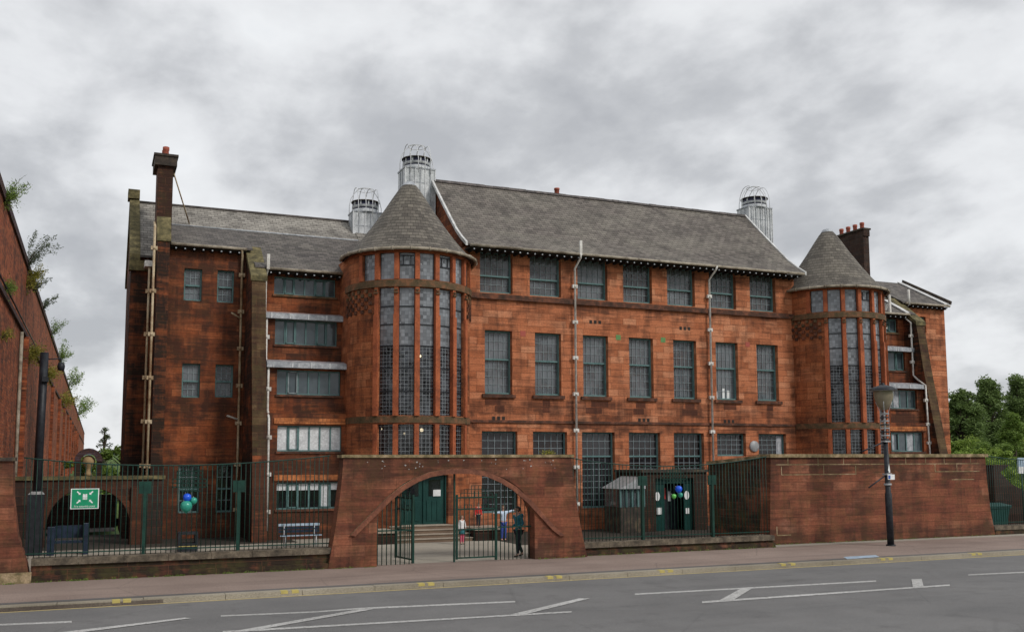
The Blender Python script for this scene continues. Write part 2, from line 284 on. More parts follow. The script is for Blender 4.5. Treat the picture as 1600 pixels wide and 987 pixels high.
def slate(name, c1, c2, lichen=(0.30, 0.28, 0.23), bw=0.30, bh=0.21, li=0.5):
    m, t, b = new_mat(name); g = G(t); uv = g.n('ShaderNodeUVMap').outputs[0]; ob = g.n('ShaderNodeTexCoord').outputs['Object']
    k = g.n('ShaderNodeTexBrick'); k.offset = 0.5; g.l(uv, k.inputs['Vector']); k.inputs['Color1'].default_value = (0, 0, 0, 1); k.inputs['Color2'].default_value = (1, 1, 1, 1); k.inputs['Mortar'].default_value = (0.0, 0.0, 0.0, 1)
    k.inputs['Scale'].default_value = 1; k.inputs['Mortar Size'].default_value = 0.008; k.inputs['Mortar Smooth'].default_value = 0.6; k.inputs['Brick Width'].default_value = bw; k.inputs['Row Height'].default_value = bh
    base = g.ramp(k.outputs['Color'], ((0, c1), (1, c2)))
    sv = g.n('ShaderNodeSeparateXYZ'); g.l(uv, sv.inputs[0])
    fr = g.math('FRACT', g.math('DIVIDE', sv.outputs[1], bh))
    n = g.noise(ob, 0.45, 6, 0.68, (1, 1, 2), 0.5); n2 = g.noise(ob, 22, 3, 0.6)
    lf = g.math('MULTIPLY', g.rng(n, 0.42, 0.66, 0.0, li), g.rng(n2, 0.35, 0.6, 0.35, 1.0))
    base = g.mix(lf, base, lichen)
    base = g.mix(g.rng(g.noise(ob, 0.8, 5, 0.6, (1.5, 1.5, 0.4)), 0.52, 0.7, 0, 0.55), base, (0.045, 0.040, 0.034))
    base = g.mix(g.math('MULTIPLY', k.outputs['Fac'], 0.85), base, (0.012, 0.011, 0.011))
    # lower lip of each course is darker
    base = g.mix(g.rng(fr, 0.0, 0.16, 0.7, 0.0), base, (0.02, 0.018, 0.018))
    g.l(base, b.inputs['Base Color']); b.inputs['Roughness'].default_value = 0.75; b.inputs['Specular IOR Level'].default_value = 0.35
    h = g.math('ADD', g.math('MULTIPLY', g.math('SUBTRACT', 1.0, fr), 0.9), g.math('MULTIPLY', k.outputs['Color'], 0.6)); h = g.math('SUBTRACT', h, k.outputs['Fac'])
    g.bump(h, b, 0.8, 0.03); return m
M['slate'] = slate('grey_brown_roof_slate', (0.090, 0.077, 0.068), (0.175, 0.152, 0.134))
M['slate_dark'] = slate('dark_roof_slate', (0.06, 0.053, 0.050), (0.15, 0.132, 0.12), li=0.32)
M['slate_pale'] = slate('weathered_pale_slate', (0.13, 0.118, 0.105), (0.29, 0.27, 0.24), (0.45, 0.42, 0.37), li=0.75)
M['slate_cone'] = slate('turret_slate', (0.080, 0.070, 0.060), (0.175, 0.155, 0.13), (0.26, 0.235, 0.18), 0.27, 0.20, 0.3)

def ground(name, c1, c2, spk, rough=0.9, fine=60, patch=0.25, crack=0.0, wear=None, lanes=False):
    m, t, b = new_mat(name); g = G(t); ob = g.n('ShaderNodeTexCoord').outputs['Object']
    n = g.noise(ob, 0.35, 6, 0.6); base = g.ramp(n, ((0.35, c1), (0.65, c2)))
    f = g.noise(ob, fine, 3, 0.7); base = g.mix(0.8, base, g.mix(1.0, base, g.ramp(f, ((0.30, (0.45, 0.45, 0.45)), (0.70, spk))), 'MULTIPLY'))
    streak = g.noise(ob, 0.8, 5, 0.6, (0.12, 1.6, 1)); base = g.mix(g.rng(streak, 0.5, 0.7, 0, patch), base, tuple(x * 0.55 for x in c1))
    if crack:
        v = g.n('ShaderNodeTexVoronoi', feature='DISTANCE_TO_EDGE'); g.l(ob, v.inputs['Vector']); v.inputs['Scale'].default_value = 0.22
        wv = g.noise(ob, 1.5, 4)
        base = g.mix(g.rng(g.math('ADD', v.outputs[0], g.math('MULTIPLY', wv, 0.012)), 0.006, 0.013, crack, 0), base, tuple(x * 0.35 for x in c1))
    if wear:
        wn_ = g.noise(ob, 9, 7, 0.75); base = g.mix(g.rng(wn_, 0.52, 0.62, 0, 0.75), base, wear)
    if lanes:      # wheel tracks polished paler, oil-darkened middle, a few old patches
        sp = g.n('ShaderNodeSeparateXYZ'); g.l(ob, sp.inputs[0]); sn = g.math('SINE', g.math('ADD', g.math('MULTIPLY', sp.outputs[1], 3.4), g.math('MULTIPLY', n, 1.5)))
        base = g.mix(g.rng(sn, -1, 1, 0, 0.22), base, (0.19, 0.185, 0.182)); bb = g.noise(ob, 1.1, 6, 0.7); base = g.mix(g.rng(bb, 0.55, 0.72, 0, 0.4), base, (0.062, 0.06, 0.06))
        base = g.mix(g.rng(g.noise(ob, 90, 2, 0.5), 0.66, 0.72, 0, 0.8), base, (0.30, 0.29, 0.28))
    g.l(base, b.inputs['Base Color']); b.inputs['Roughness'].default_value = rough; b.inputs['Specular IOR Level'].default_value = 0.3
    g.bump(f, b, 0.5, 0.008); return m
M['asphalt'] = ground('worn_asphalt', (0.124, 0.123, 0.124), (0.160, 0.158, 0.158), (1.7, 1.7, 1.68), crack=0.2, lanes=True)
M['pavement'] = ground('pinkish_chip_pavement', (0.195, 0.152, 0.134), (0.26, 0.208, 0.184), (1.8, 1.7, 1.6), fine=28, crack=0.3, patch=.35)
M['gutterstrip'] = ground('grey_gutter_strip', (0.10, 0.095, 0.092), (0.15, 0.14, 0.135), (1.4, 1.4, 1.4))
M['kerb'] = ground('granite_kerb', (0.26, 0.23, 0.18), (0.40, 0.36, 0.29), (1.3, 1.3, 1.28), fine=40)
M['kerb_dark'] = ground('dirty_kerb_face', (0.10, 0.08, 0.07), (0.2, 0.17, 0.14), (1.3, 1.3, 1.28), fine=40)
M['yard'] = ground('pale_concrete_yard', (0.34, 0.31, 0.26), (0.46, 0.42, 0.35), (1.15, 1.15, 1.15), fine=30, crack=0.2)
M['yard_dark'] = ground('dark_yard_tarmac', (0.03, 0.026, 0.022), (0.06, 0.05, 0.04), (1.4, 1.4, 1.4))
M['step'] = ground('worn_step_stone', (0.13, 0.09, 0.065), (0.24, 0.17, 0.12), (1.3, 1.3, 1.3))
M['step_edge'] = ground('pale_step_nosing', (0.34, 0.28, 0.22), (0.48, 0.42, 0.34), (1.2, 1.2, 1.2))
M['paint'] = ground('worn_white_road_paint', (0.46, 0.455, 0.44), (0.62, 0.615, 0.60), (1.12, 1.12, 1.12), fine=25, patch=0.3, wear=(0.13, 0.13, 0.13))
M['grass'] = ground('rough_grass', (0.045, 0.085, 0.018), (0.11, 0.19, 0.03), (1.6, 1.6, 1.4), fine=12)
M['hill'] = ground('distant_hill', (0.07, 0.10, 0.12), (0.10, 0.13, 0.15), (1.1, 1.1, 1.1), fine=1)

def leafmat(name, c1, c2, c3):
    m, t, b = new_mat(name); g = G(t); ge = g.n('ShaderNodeNewGeometry'); ob = g.n('ShaderNodeTexCoord').outputs['Object']
    n = g.noise(ob, 0.6, 3); v = g.math('ADD', g.math('MULTIPLY', ge.outputs['Random Per Island'], 0.6), g.math('MULTIPLY', n, 0.5))
    g.l(g.ramp(v, ((0.15, c1), (0.9, c3), (0.5, c2))), b.inputs['Base Color']); b.inputs['Roughness'].default_value = 0.6; b.inputs['Specular IOR Level'].default_value = 0.3
    tl = g.n('ShaderNodeBsdfTranslucent'); g.l(g.ramp(v, ((0.15, c2), (0.9, c3))), tl.inputs[0]); ms = g.n('ShaderNodeMixShader'); ms.inputs[0].default_value = 0.25
    g.l(b.outputs[0], ms.inputs[1]); g.l(tl.outputs[0], ms.inputs[2]); g.l(ms.outputs[0], t.nodes['Material Output'].inputs[0]); return m
M['leaf_dark'] = leafmat('dark_leaves', (0.085, 0.13, 0.045), (0.13, 0.195, 0.058), (0.20, 0.28, 0.085))
M['leaf_mid'] = leafmat('mid_green_leaves', (0.07, 0.13, 0.025), (0.14, 0.22, 0.04), (0.22, 0.31, 0.065))
M['leaf_bright'] = leafmat('bright_green_leaves', (0.11, 0.19, 0.03), (0.21, 0.31, 0.055), (0.33, 0.42, 0.09))
M['leaf_yellow'] = leafmat('yellowing_leaves', (0.10, 0.11, 0.02), (0.22, 0.22, 0.035), (0.36, 0.32, 0.06))
M['leaf_grey'] = leafmat('grey_green_leaves', (0.04, 0.06, 0.035), (0.08, 0.11, 0.06), (0.15, 0.18, 0.10))

# ------------------------------------------------------------------ mesh builder
class MB:
    def __init__(s): s.v = []; s.f = []; s.uv = []; s.mi = []; s.mats = []; s.sm = []
    def mid(s, m):
        if m not in s.mats: s.mats.append(m)
        return s.mats.index(m)
    def face(s, pts, m, uv=None, smooth=False):
        i = len(s.v); s.v += [tuple(p) for p in pts]; s.f.append(tuple(range(i, i + len(pts)))); s.mi.append(s.mid(m)); s.sm.append(smooth)
        if uv is None:
            a, b, c = Vector(pts[0]), Vector(pts[1]), Vector(pts[2]); n = (b - a).cross(c - b)
            ax, ay, az = abs(n.x), abs(n.y), abs(n.z)
            if az > ax * 1.2 and az > ay * 1.2: uv = [(p[0], p[1]) for p in pts]
            elif ax > ay: uv = [(p[1] + 0.37, p[2]) for p in pts]
            else: uv = [(p[0], p[2]) for p in pts]
        s.uv.append(uv)
    def box(s, x0, x1, y0, y1, z0, z1, m, skip=''):
        if x0 > x1: x0, x1 = x1, x0
        if y0 > y1: y0, y1 = y1, y0
        P = [(x0, y0, z0), (x1, y0, z0), (x1, y1, z0), (x0, y1, z0), (x0, y0, z1), (x1, y0, z1), (x1, y1, z1), (x0, y1, z1)]
        for k, q in (('f', (0, 1, 5, 4)), ('r', (1, 2, 6, 5)), ('b', (2, 3, 7, 6)), ('l', (3, 0, 4, 7)), ('t', (4, 5, 6, 7)), ('d', (3, 2, 1, 0))):
            if k not in skip: s.face([P[i] for i in q], m)
    def prismX(s, poly, x0, x1, m, mtop=None):      # poly in (y,z), counter-clockwise seen from +x ; extruded along x
        a = [(x0, y, z) for y, z in poly]; b = [(x1, y, z) for y, z in poly]; n = len(poly)
        s.face(a[::-1], m); s.face(b, m)
        for i in range(n): j = (i + 1) % n; s.face([a[i], a[j], b[j], b[i]], m)
    def prismY(s, poly, y0, y1, m):                  # poly in (x,z)
        a = [(x, y0, z) for x, z in poly]; b = [(x, y1, z) for x, z in poly]; n = len(poly)
        s.face(a, m); s.face(b[::-1], m)
        for i in range(n): j = (i + 1) % n; s.face([a[j], a[i], b[i], b[j]], m)
    def tube(s, pts, r, m, n=8, cap=True):
        pts = [Vector(p) for p in pts]; rings = []
        rr = r if isinstance(r, (list, tuple)) else [r] * len(pts)
        up0 = None
        for i, p in enumerate(pts):
            d = (pts[min(i + 1, len(pts) - 1)] - pts[max(i - 1, 0)]).normalized()
            if up0 is None: up0 = d.orthogonal().normalized()
            u = (up0 - d * up0.dot(d)); u = u.normalized() if u.length > 1e-5 else d.orthogonal().normalized(); up0 = u; w_ = d.cross(u)
            rings.append([p + (u * math.cos(2 * math.pi * k / n) + w_ * math.sin(2 * math.pi * k / n)) * rr[i] for k in range(n)])
        Ls = 0
        for i in range(len(rings) - 1):
            l2 = Ls + (pts[i + 1] - pts[i]).length
            for k in range(n):
                q = (k + 1) % n
                s.face([rings[i][k], rings[i][q], rings[i + 1][q], rings[i + 1][k]], m, [(k * .05, Ls), (k * .05 + .05, Ls), (k * .05 + .05, l2), (k * .05, l2)], True)
            Ls = l2
        if cap: s.face(rings[0][::-1], m); s.face(rings[-1], m)
    def lathe(s, prof, c, m, a0=-180, a1=180, n=32, uvr=None, smooth=True):   # prof [(r,z)], angle 0 = facing -Y
        cx, cy = c[0], c[1]; z0 = c[2] if len(c) > 2 else 0
        A = [R(a0 + (a1 - a0) * i / n) for i in range(n + 1)]
        t = 0
        for j in range(len(prof) - 1):
            (r1, z1), (r2, z2) = prof[j], prof[j + 1]; t2 = t + math.hypot(r2 - r1, z2 - z1); ur = uvr or max(r1, r2)
            for i in range(n):
                p = [(cx + r1 * math.sin(A[i]), cy - r1 * math.cos(A[i]), z0 + z1), (cx + r1 * math.sin(A[i + 1]), cy - r1 * math.cos(A[i + 1]), z0 + z1), (cx + r2 * math.sin(A[i + 1]), cy - r2 * math.cos(A[i + 1]), z0 + z2), (cx + r2 * math.sin(A[i]), cy - r2 * math.cos(A[i]), z0 + z2)]
                uv = [(A[i] * ur, t), (A[i + 1] * ur, t), (A[i + 1] * ur, t2), (A[i] * ur, t2)]
                if r1 < 1e-4: p.pop(0); uv.pop(0)
                elif r2 < 1e-4: p.pop(2); uv.pop(2)
                s.face(p, m, uv, smooth)
            t = t2
    def arcbox(s, c, r0, r1, a0, a1, z0, z1, m, n=None, shift=0):     # curved block, angles in degrees
        n = n or max(1, int(abs(a1 - a0) / 4)); A = [R(a0 + (a1 - a0) * i / n) for i in range(n + 1)]
        P = lambda r, a, z: (c[0] + r * math.sin(a), c[1] - r * math.cos(a), z)
        for i in range(n):
            a, b = A[i], A[i + 1]
            s.face([P(r1, a, z0), P(r1, b, z0), P(r1, b, z1), P(r1, a, z1)], m, [(a * r1, z0), (b * r1, z0), (b * r1, z1), (a * r1, z1)])
            s.face([P(r0, b, z0), P(r0, a, z0), P(r0, a, z1), P(r0, b, z1)], m)
            s.face([P(r0, a, z1), P(r1, a, z1), P(r1, b, z1), P(r0, b, z1)], m, [(a * r1, 0), (a * r1, .3), (b * r1, .3), (b * r1, 0)])
            s.face([P(r0, b, z0), P(r1, b, z0), P(r1, a, z0), P(r0, a, z0)], m, [(a * r1, 0), (a * r1, .3), (b * r1, .3), (b * r1, 0)])
        for a, sg in ((A[0], 1), (A[-1], -1)):
            q = [P(r0, a, z0), P(r1, a, z0), P(r1, a, z1), P(r0, a, z1)]; s.face(q if sg > 0 else q[::-1], m)
    def wall(s, x0, x1, z0, z1, Y, holes, m, depth=0.35, Yb=None, sides=True):   # facade with window openings; holes (x0,x1,z0,z1)
        xs = sorted(set([x0, x1] + [h[i] for h in holes for i in (0, 1)])); zs = sorted(set([z0, z1] + [h[i] for h in holes for i in (2, 3)]))
        xs = [x for x in xs if x0 <= x <= x1]; zs = [z for z in zs if z0 <= z <= z1]
        ins = lambda x, z: any(h[0] < x < h[1] and h[2] < z < h[3] for h in holes)
        for i in range(len(xs) - 1):
            for j in range(len(zs) - 1):
                if not ins((xs[i] + xs[i + 1]) / 2, (zs[j] + zs[j + 1]) / 2):
                    s.face([(xs[i], Y, zs[j]), (xs[i + 1], Y, zs[j]), (xs[i + 1], Y, zs[j + 1]), (xs[i], Y, zs[j + 1])], m)
        for a, b, c, d in holes:
            q = Y + depth
            s.face([(a, Y, c), (a, q, c), (a, q, d), (a, Y, d)][::-1], m); s.face([(b, Y, c), (b, Y, d), (b, q, d), (b, q, c)][::-1], m)
            s.face([(a, Y, d), (a, q, d), (b, q, d), (b, Y, d)][::-1], m); s.face([(a, Y, c), (b, Y, c), (b, q, c), (a, q, c)], m)
        if Yb is not None:
            s.face([(x0, Y, z1), (x1, Y, z1), (x1, Yb, z1), (x0, Yb, z1)], m)
            if sides:
                s.face([(x0, Yb, z0), (x0, Y, z0), (x0, Y, z1), (x0, Yb, z1)], m); s.face([(x1, Y, z0), (x1, Yb, z0), (x1, Yb, z1), (x1, Y, z1)], m)
            s.face([(x1, Yb, z0), (x0, Yb, z0), (x0, Yb, z1), (x1, Yb, z1)], m)
    def build(s, name, parent=None, loc=None):
        me = bpy.data.meshes.new(name); org = Vector((0, 0, 0))
        if parent is not None:
            q = parent
            while q.parent: q = q.parent
            org = Vector(q.location)
        elif loc is not None: org = Vector(loc)
        me.from_pydata([tuple(Vector(v) - org) for v in s.v], [], s.f); me.validate()
        for m in s.mats: me.materials.append(M[m])
        if len(me.polygons) == len(s.f):
            ul = me.uv_layers.new(name='UVMap'); k = 0
            for p, uv in zip(me.polygons, s.uv):
                p.material_index = s.mi[p.index]; p.use_smooth = s.sm[p.index]
                for li, q in zip(p.loop_indices, uv): ul.data[li].uv = q
        bm = bmesh.new(); bm.from_mesh(me); bmesh.ops.remove_doubles(bm, verts=bm.verts, dist=0.0004); bm.to_mesh(me); bm.free()
        o = bpy.data.objects.new(name, me); col.objects.link(o)
        if parent is not None: o.parent = parent
        elif loc is not None: o.location = loc
        return o
def tag(o, label=None, cat=None, group=None, kind=None):
    if label: o['label'] = label
    if cat: o['category'] = cat
    if group: o['group'] = group
    if kind: o['kind'] = kind
    return o
def thing(name, loc, label, cat, group=None):
    o = bpy.data.objects.new(name, None); o.empty_display_size = 0.2; o.location = loc; col.objects.link(o); return tag(o, label, cat, group)
def struct(name, mb): return tag(mb.build(name), kind='structure')
def dup(o, parent, dx=0, dy=0, dz=0):
    c = o.copy(); col.objects.link(c); c.parent = parent; c.location = (o.location[0] + dx, o.location[1] + dy, o.location[2] + dz)
    for ch in o.children:
        k = ch.copy(); col.objects.link(k); k.parent = c
    return c

# ------------------------------------------------------------------ GROUND
ZR = -0.12; KY = 24.62
g_ = MB(); g_.face([(-1500, -600, -0.4), (2500, -600, -0.4), (2500, 3000, -0.4), (-1500, 3000, -0.4)], 'grass'); struct('ground', g_)
g_ = MB(); g_.face([(-120, 9.5, ZR), (220, 9.5, ZR), (220, KY - 0.004, ZR), (-120, KY - 0.004, ZR)], 'asphalt'); struct('road', g_)
g_ = MB(); g_.box(-120, 220, 6.0, 9.4, -0.3, 0.0, 'pavement'); g_.box(-120, 220, 9.4, 9.5, -0.3, 0.0, 'kerb'); struct('near_pavement', g_)
g_ = MB(); g_.box(-120, 220, KY + 0.62, 41.5, -0.3, 0.0, 'pavement'); struct('pavement', g_)
g_ = MB(); g_.face([(-120, KY + 0.30, 0.0), (220, KY + 0.30, 0.0), (220, KY + 0.62, 0.0), (-120, KY + 0.62, 0.0)], 'gutterstrip'); struct('pavement_edge_strip', g_)
g_ = MB(); x = -120.0; random.seed(3)
while x < 180:
    g_.box(x + 0.006, x + 1.83, KY, KY + 0.298, -0.3, random.uniform(-0.004, 0.004), 'kerb'); x += 1.836
struct('kerb', g_)
g_ = MB()
for x0, x1 in ((-30, 1.6),): g_.box(x0, x1, KY - 0.004, KY, ZR - 0.05, -0.03, 'kerb_dark')
struct('dropped_kerb_face', g_)
g_ = MB(); g_.face([(-40, 29.5, 0.004), (60, 29.5, 0.004), (60, 41.2, 0.004), (-40, 41.2, 0.004)], 'yard'); struct('yard_paving', g_)
g_ = MB(); g_.face([(-2.9, 39.2, 0.008), (7.5, 39.2, 0.008), (7.5, 47, 0.008), (-2.9, 47, 0.008)], 'yard_dark'); g_.face([(14.9, 34.2, 0.008), (33.5, 34.2, 0.008), (33.5, 41, 0.008), (14.9, 41, 0.008)], 'yard_dark')
g_.face([(35.2, 31.5, 0.008), (60, 31.5, 0.008), (60, 39, 0.008), (35.2, 39, 0.008)], 'yard_dark'); struct('yard_tarmac', g_)
g_ = MB(); g_.face([(-2.9, 49, 0.012), (1, 49, 0.012), (1, 62, 0.012), (-2.9, 62, 0.012)], 'gutterstrip'); struct('rear_yard_paving', g_)
# painted markings (measured on the road plane)
def mark(mb, quad, m='paint', z=0.004):
    P = [gd(x, y, ZR + z) for x, y in quad]; P = [(p[0], p[1], ZR + z) for p in P]
    a = sum(P[i][0] * P[(i + 1) % 4][1] - P[(i + 1) % 4][0] * P[i][1] for i in range(4))
    mb.face(P if a > 0 else P[::-1], m)
def stripe(mb, p, q, hw0, hw1, m='paint', z=0.004): mark(mb, ((p[0], p[1] - hw0), (q[0], q[1] - hw1), (q[0], q[1] + hw1), (p[0], p[1] + hw0)), m, z)
g_ = MB()
for p, q, a, b in (((-30, 976.5), (112, 970.5), 1.3, 1.3), ((345, 961.5), (495, 955), 1.0, 1.0), ((495, 955), (560, 950), 1.0, 1.1), ((560, 950), (805, 939), 1.2, 1.1), ((992, 927.5), (1369, 907), 1.1, 1.0), ((1513, 897.3), (1640, 891.5), 1.0, 1.0)):
    stripe(g_, p, q, a, b)
for p, q in (((348, 986.5), (893, 955)), ((1097, 940), (1484, 913.3)), ((-200, 1040), (60, 1003))): stripe(g_, p, q, 1.5, 1.1, z=0.008)
struct('lane_lines', g_)
g_ = MB()
mark(g_, ((85, 988), (288, 964), (299, 965), (110, 989)), z=0.012)
mark(g_, ((360, 986), (562, 951), (583, 951), (385, 986)), z=0.012)
mark(g_, ((800, 958.5), (905, 934), (922, 934), (822, 958.5)), z=0.012)
mark(g_, ((1124, 937), (1158, 918.5), (1175, 918.5), (1145, 937)), z=0.012)
struct('hatch_markings', g_)
g_ = MB(); g_.face([(-60, KY - 0.13, ZR + 0.004), (120, KY - 0.13, ZR + 0.004), (120, KY - 0.03, ZR + 0.004), (-60, KY - 0.03, ZR + 0.004)], 'yellow_line'); struct('yellow_kerb_line', g_)
g_ = MB()
for pxx in (183, 200, 445, 462, 659, 674, 860, 874, 1035, 1048, 1225, 1240, 1381, 1393, 1523, 1533):
    X = gd(pxx, 945 - pxx * 0.052)[0]; X = onX(pxx, 900, 1.0)
    r_ = ray(pxx, 900); X = (KY) * r_[0] / r_[1]
    random.seed(pxx); g_.box(X - 0.085, X + 0.085, KY - 0.006, KY + 0.2, -0.06, 0.008, 'yellow', 'db')
struct('kerb_loading_marks', g_)
g_ = MB(); P = [gd(*p) for p in ((1318, 869.5), (1368, 866.5), (1374, 869.5), (1324, 873))]; g_.face([(p[0], p[1], 0.004) for p in P][::-1], 'paleblue'); struct('faded_blue_pavement_mark', g_)
g_ = MB(); mark(g_, ((1424, 904), (1440, 903.6), (1443.5, 916), (1426.5, 917)), z=0.012); struct('block_marking', g_)

# ------------------------------------------------------------------ SCHOOL BUILDING
school = thing('school_building', (24, 42, 0), 'red sandstone school with two round glazed stair towers, slate roofs and many-paned windows', 'building')
YF = 40.5
def window(x0, x1, z0, z1, Y, cols, rows, transom, glass='glass', inset=0.22, fw=0.075, mb_extra=None, name='window', barw=0.02, lower_in=0.06):
    """sash window set back in its opening: frame and bars one mesh, the glass a sub-part"""
    f = MB(); y = Y + inset
    f.box(x0, x0 + fw, y, y + 0.12, z0, z1, 'frame'); f.box(x1 - fw, x1, y, y + 0.12, z0, z1, 'frame')
    f.box(x0 + fw, x1 - fw, y, y + 0.12, z1 - fw, z1, 'frame'); f.box(x0 + fw, x1 - fw, y - 0.06, y + 0.12, z0, z0 + fw * 1.1, 'frame')
    gx0, gx1 = x0 + fw, x1 - fw; gl = MB()
    spans = [(z0 + fw * 1.1, z1 - fw)] if transom is None else [(z0 + fw * 1.1, transom - 0.035), (transom + 0.035, z1 - fw)]
    if transom is not None: f.box(gx0, gx1, y - 0.02, y + 0.1, transom - 0.035, transom + 0.035, 'frame')
    rr = rows if isinstance(rows, (list, tuple)) else [rows]
    for k, (a, b) in enumerate(spans):
        yy = y + 0.03 + (lower_in if (k == 0 and len(spans) > 1) else 0)
        for i in range(1, cols): xx = gx0 + (gx1 - gx0) * i / cols; f.box(xx - barw / 2, xx + barw / 2, yy, yy + 0.03, a, b, 'bar', 'tdb')
        for j in range(1, rr[k]): q = a + (b - a) * j / rr[k]; f.box(gx0, gx1, yy + 0.003, yy + 0.028, q - barw / 2, q + barw / 2, 'bar', 'lrb')
        gl.face([(gx0, yy + 0.032, a), (gx1, yy + 0.032, a), (gx1, yy + 0.032, b), (gx0, yy + 0.032, b)], glass)
    if mb_extra: mb_extra(f, gl, y)
    fo = f.build(name, school); gl.build('glass_pane', fo); return fo
CW = [16.6 + 2.47 * i for i in range(7)]
holes = []; W2 = []; W1 = []; W0 = []
for i, c in enumerate(CW):
    cc = 16.5 + 2.458 * i; h = (cc - 0.8, cc + 0.8, 10.72, 12.62); W2.append(h); holes.append(h)
    h = (c - 0.665, c + 0.665, 6.14, 9.02); W1.append(h); holes.append(h)
    c0 = 16.65 + 2.49 * i; zb = (0.87, 0.87, 0.98, 0.98, 0.98, 3.36, 3.36)[i]; h = (c0 - 0.86, c0 + 0.86, zb, 4.48); W0.append(h); holes.append(h)
m_ = MB(); m_.wall(15.0, 33.25, 0, 12.75, YF, holes, 'stone', Yb=YF + 0.5)
# gable ends and rear wall of the hall block
prof = [(41.0, 0), (48.5, 0), (48.5, 12.9), (44.7, 16.75), (42.4, 14.55), (41.0, 13.2)]
m_.prismX(prof, 15.02, 15.4, 'stone_dirty_shaded'); m_.prismX(prof, 32.85, 33.23, 'stone_dirty_shaded')
m_.box(15.4, 32.85, 48.1, 48.5, 0, 12.9, 'stone_dirty_shaded')
m_.build('wall', school)
# string courses, sills
m_ = MB(); m_.box(15.02, 33.2, YF - 0.13, YF - 0.003, 10.42, 10.66, 'band'); m_.build('string_course', school)
m_ = MB(); m_.box(15.02, 33.2, YF - 0.07, YF - 0.003, 4.86, 4.98, 'band'); m_.build('string_course', school)
for h in W1:
    m_ = MB(); m_.box(h[0] - 0.14, h[1] + 0.14, YF - 0.10, YF + 0.2, 5.98, 6.137, 'band'); m_.build('window_sill', school)
    m_ = MB(); m_.box(h[0] - 0.05, h[1] + 0.05, YF - 0.02, YF - 0.003, 5.62, 5.95, 'band') if False else None
for i, h in enumerate(W2): window(*h, YF, 5, [2, 3], 11.52)
for i, h in enumerate(W1):
    wo = window(*h, YF, 5, [4, 3], 7.72, glass='glass')
    # things standing on the inside sill, seen through the glass
    random.seed(i + 50); p_ = MB(); y = YF + 0.42; x = h[0] + .12
    while x < h[1] - .25:
        w_ = random.uniform(.08, .26); p_.box(x, x + w_, y, y + .15, 6.2, 6.3 + random.choice((.06, .12, .2, .3)), random.choice(('black', 'black', 'frame', 'navy', 'paper' if i in (3, 5) else 'black'))); x += w_ + random.uniform(.02, .16)
    p_.build('sill_clutter', wo)
    if i == 5:
        p_ = MB()
        for a, b in ((0.12, 0.34), (0.55, 0.5), (0.85, 0.4)): p_.box(h[0] + a, h[0] + a + 0.16, y - .08, y - .07, 6.24, 6.24 + b, 'paper')
        p_.build('window_paper', wo)
        q_ = MB(); q_.lathe([(0.0, -0.18), (0.1, -0.15), (0.17, -0.06), (0.18, 0), (0.17, 0.06), (0.1, 0.15), (0.0, 0.18)], (h[0] + 0.85, YF + .75, 7.33), 'paper_yellow', n=14); q_.tube([(h[0] + .85, YF + .75, 7.5), (h[0] + .85, YF + .75, 9.3)], .008, 'black', 4); q_.build('lamp_shade', wo)
    if i in (4, 1):
        q_ = MB()
        for k in range(6): q_.box(h[0] + .2 + k * .17, h[0] + .3 + k * .17, YF + .5, YF + .52, 6.7, 7.7, 'lead')
        q_.build('vertical_blind', wo)
m_ = MB(); m_.box(15.45, 32.8, 42.6, 42.7, 0, 12.6, 'zinc')
for z in (4.7, 9.35, 12.6): m_.box(15.45, 32.8, 41.0, 42.6, z, z + .2, 'whiteboard')
for x in (19.9, 24.9, 29.9): m_.box(x, x + .15, 41.0, 42.6, 0, 12.6, 'lead')
m_.build('interior_partition', school)
for i, h in enumerate(W1):          # blocks stained black below the sills
    random.seed(i + 9); c_ = (h[0] + h[1]) / 2
    for k in range(random.choice((1, 2, 2))):
        w_ = random.uniform(.35, 1.0); x = c_ + random.uniform(-.5, .3); m_ = MB(); z = 5.645 - .31 * k; m_.box(x - w_ / 2, x + w_ / 2, YF - .004, YF + .05, z, z + .29, 'darkblock', 'b'); m_.build('stained_block', school)
for i, h in enumerate(W0):
    def cur(f, gl, y, i=i, h=h):
        if i == 6: f.box(h[1] - 0.45, h[1] - 0.1, y + 0.03, y + 0.055, h[2] + 0.1, h[3] - 0.1, 'lead')
    window(*h, YF, 5, ([8, 3] if h[2] < 3 else [4]), (3.36 if h[2] < 3 else None), glass='glass_dark', mb_extra=cur, lower_in=0.0)
# small details in the ashlar
for (x, y, mm) in ((966, 527, 'tile_green'), (1036, 531, 'tile_green'), (817, 521, 'tile_red'), (1168, 538, 'tile_red')):
    p = at(x, y, YF); m_ = MB(); m_.box(p[0] - 0.13, p[0] + 0.13, YF - 0.012, YF - 0.002, p[2] - 0.12, p[2] + 0.12, mm); o = m_.build('glazed_tile', school)
for (x, y) in ((930, 503), (1070, 513), (1006, 656), (779, 653), (1139, 658)):
    p = at(x, y, YF)
    for k in (-0.24, 0, 0.24): m_ = MB(); m_.box(p[0] + k - 0.07, p[0] + k + 0.07, YF - 0.010, YF - 0.002, p[2] - 0.08, p[2] + 0.08, 'soffit'); m_.build('vent_grille', school)
p = at(1178, 697, YF); m_ = MB(); m_.lathe([(0.0, 0), (0.25, 0.0), (0.28, 0.04), (0.28, 0.08)], (0, 0, 0), 'steel', n=20)
m_.v = [(p[0] + a, YF - 0.09 + c, p[2] + b) for a, b, c in m_.v]; m_.f = [f[::-1] for f in m_.f]; m_.uv = [u[::-1] for u in m_.uv]; m_.build('plaque', school)

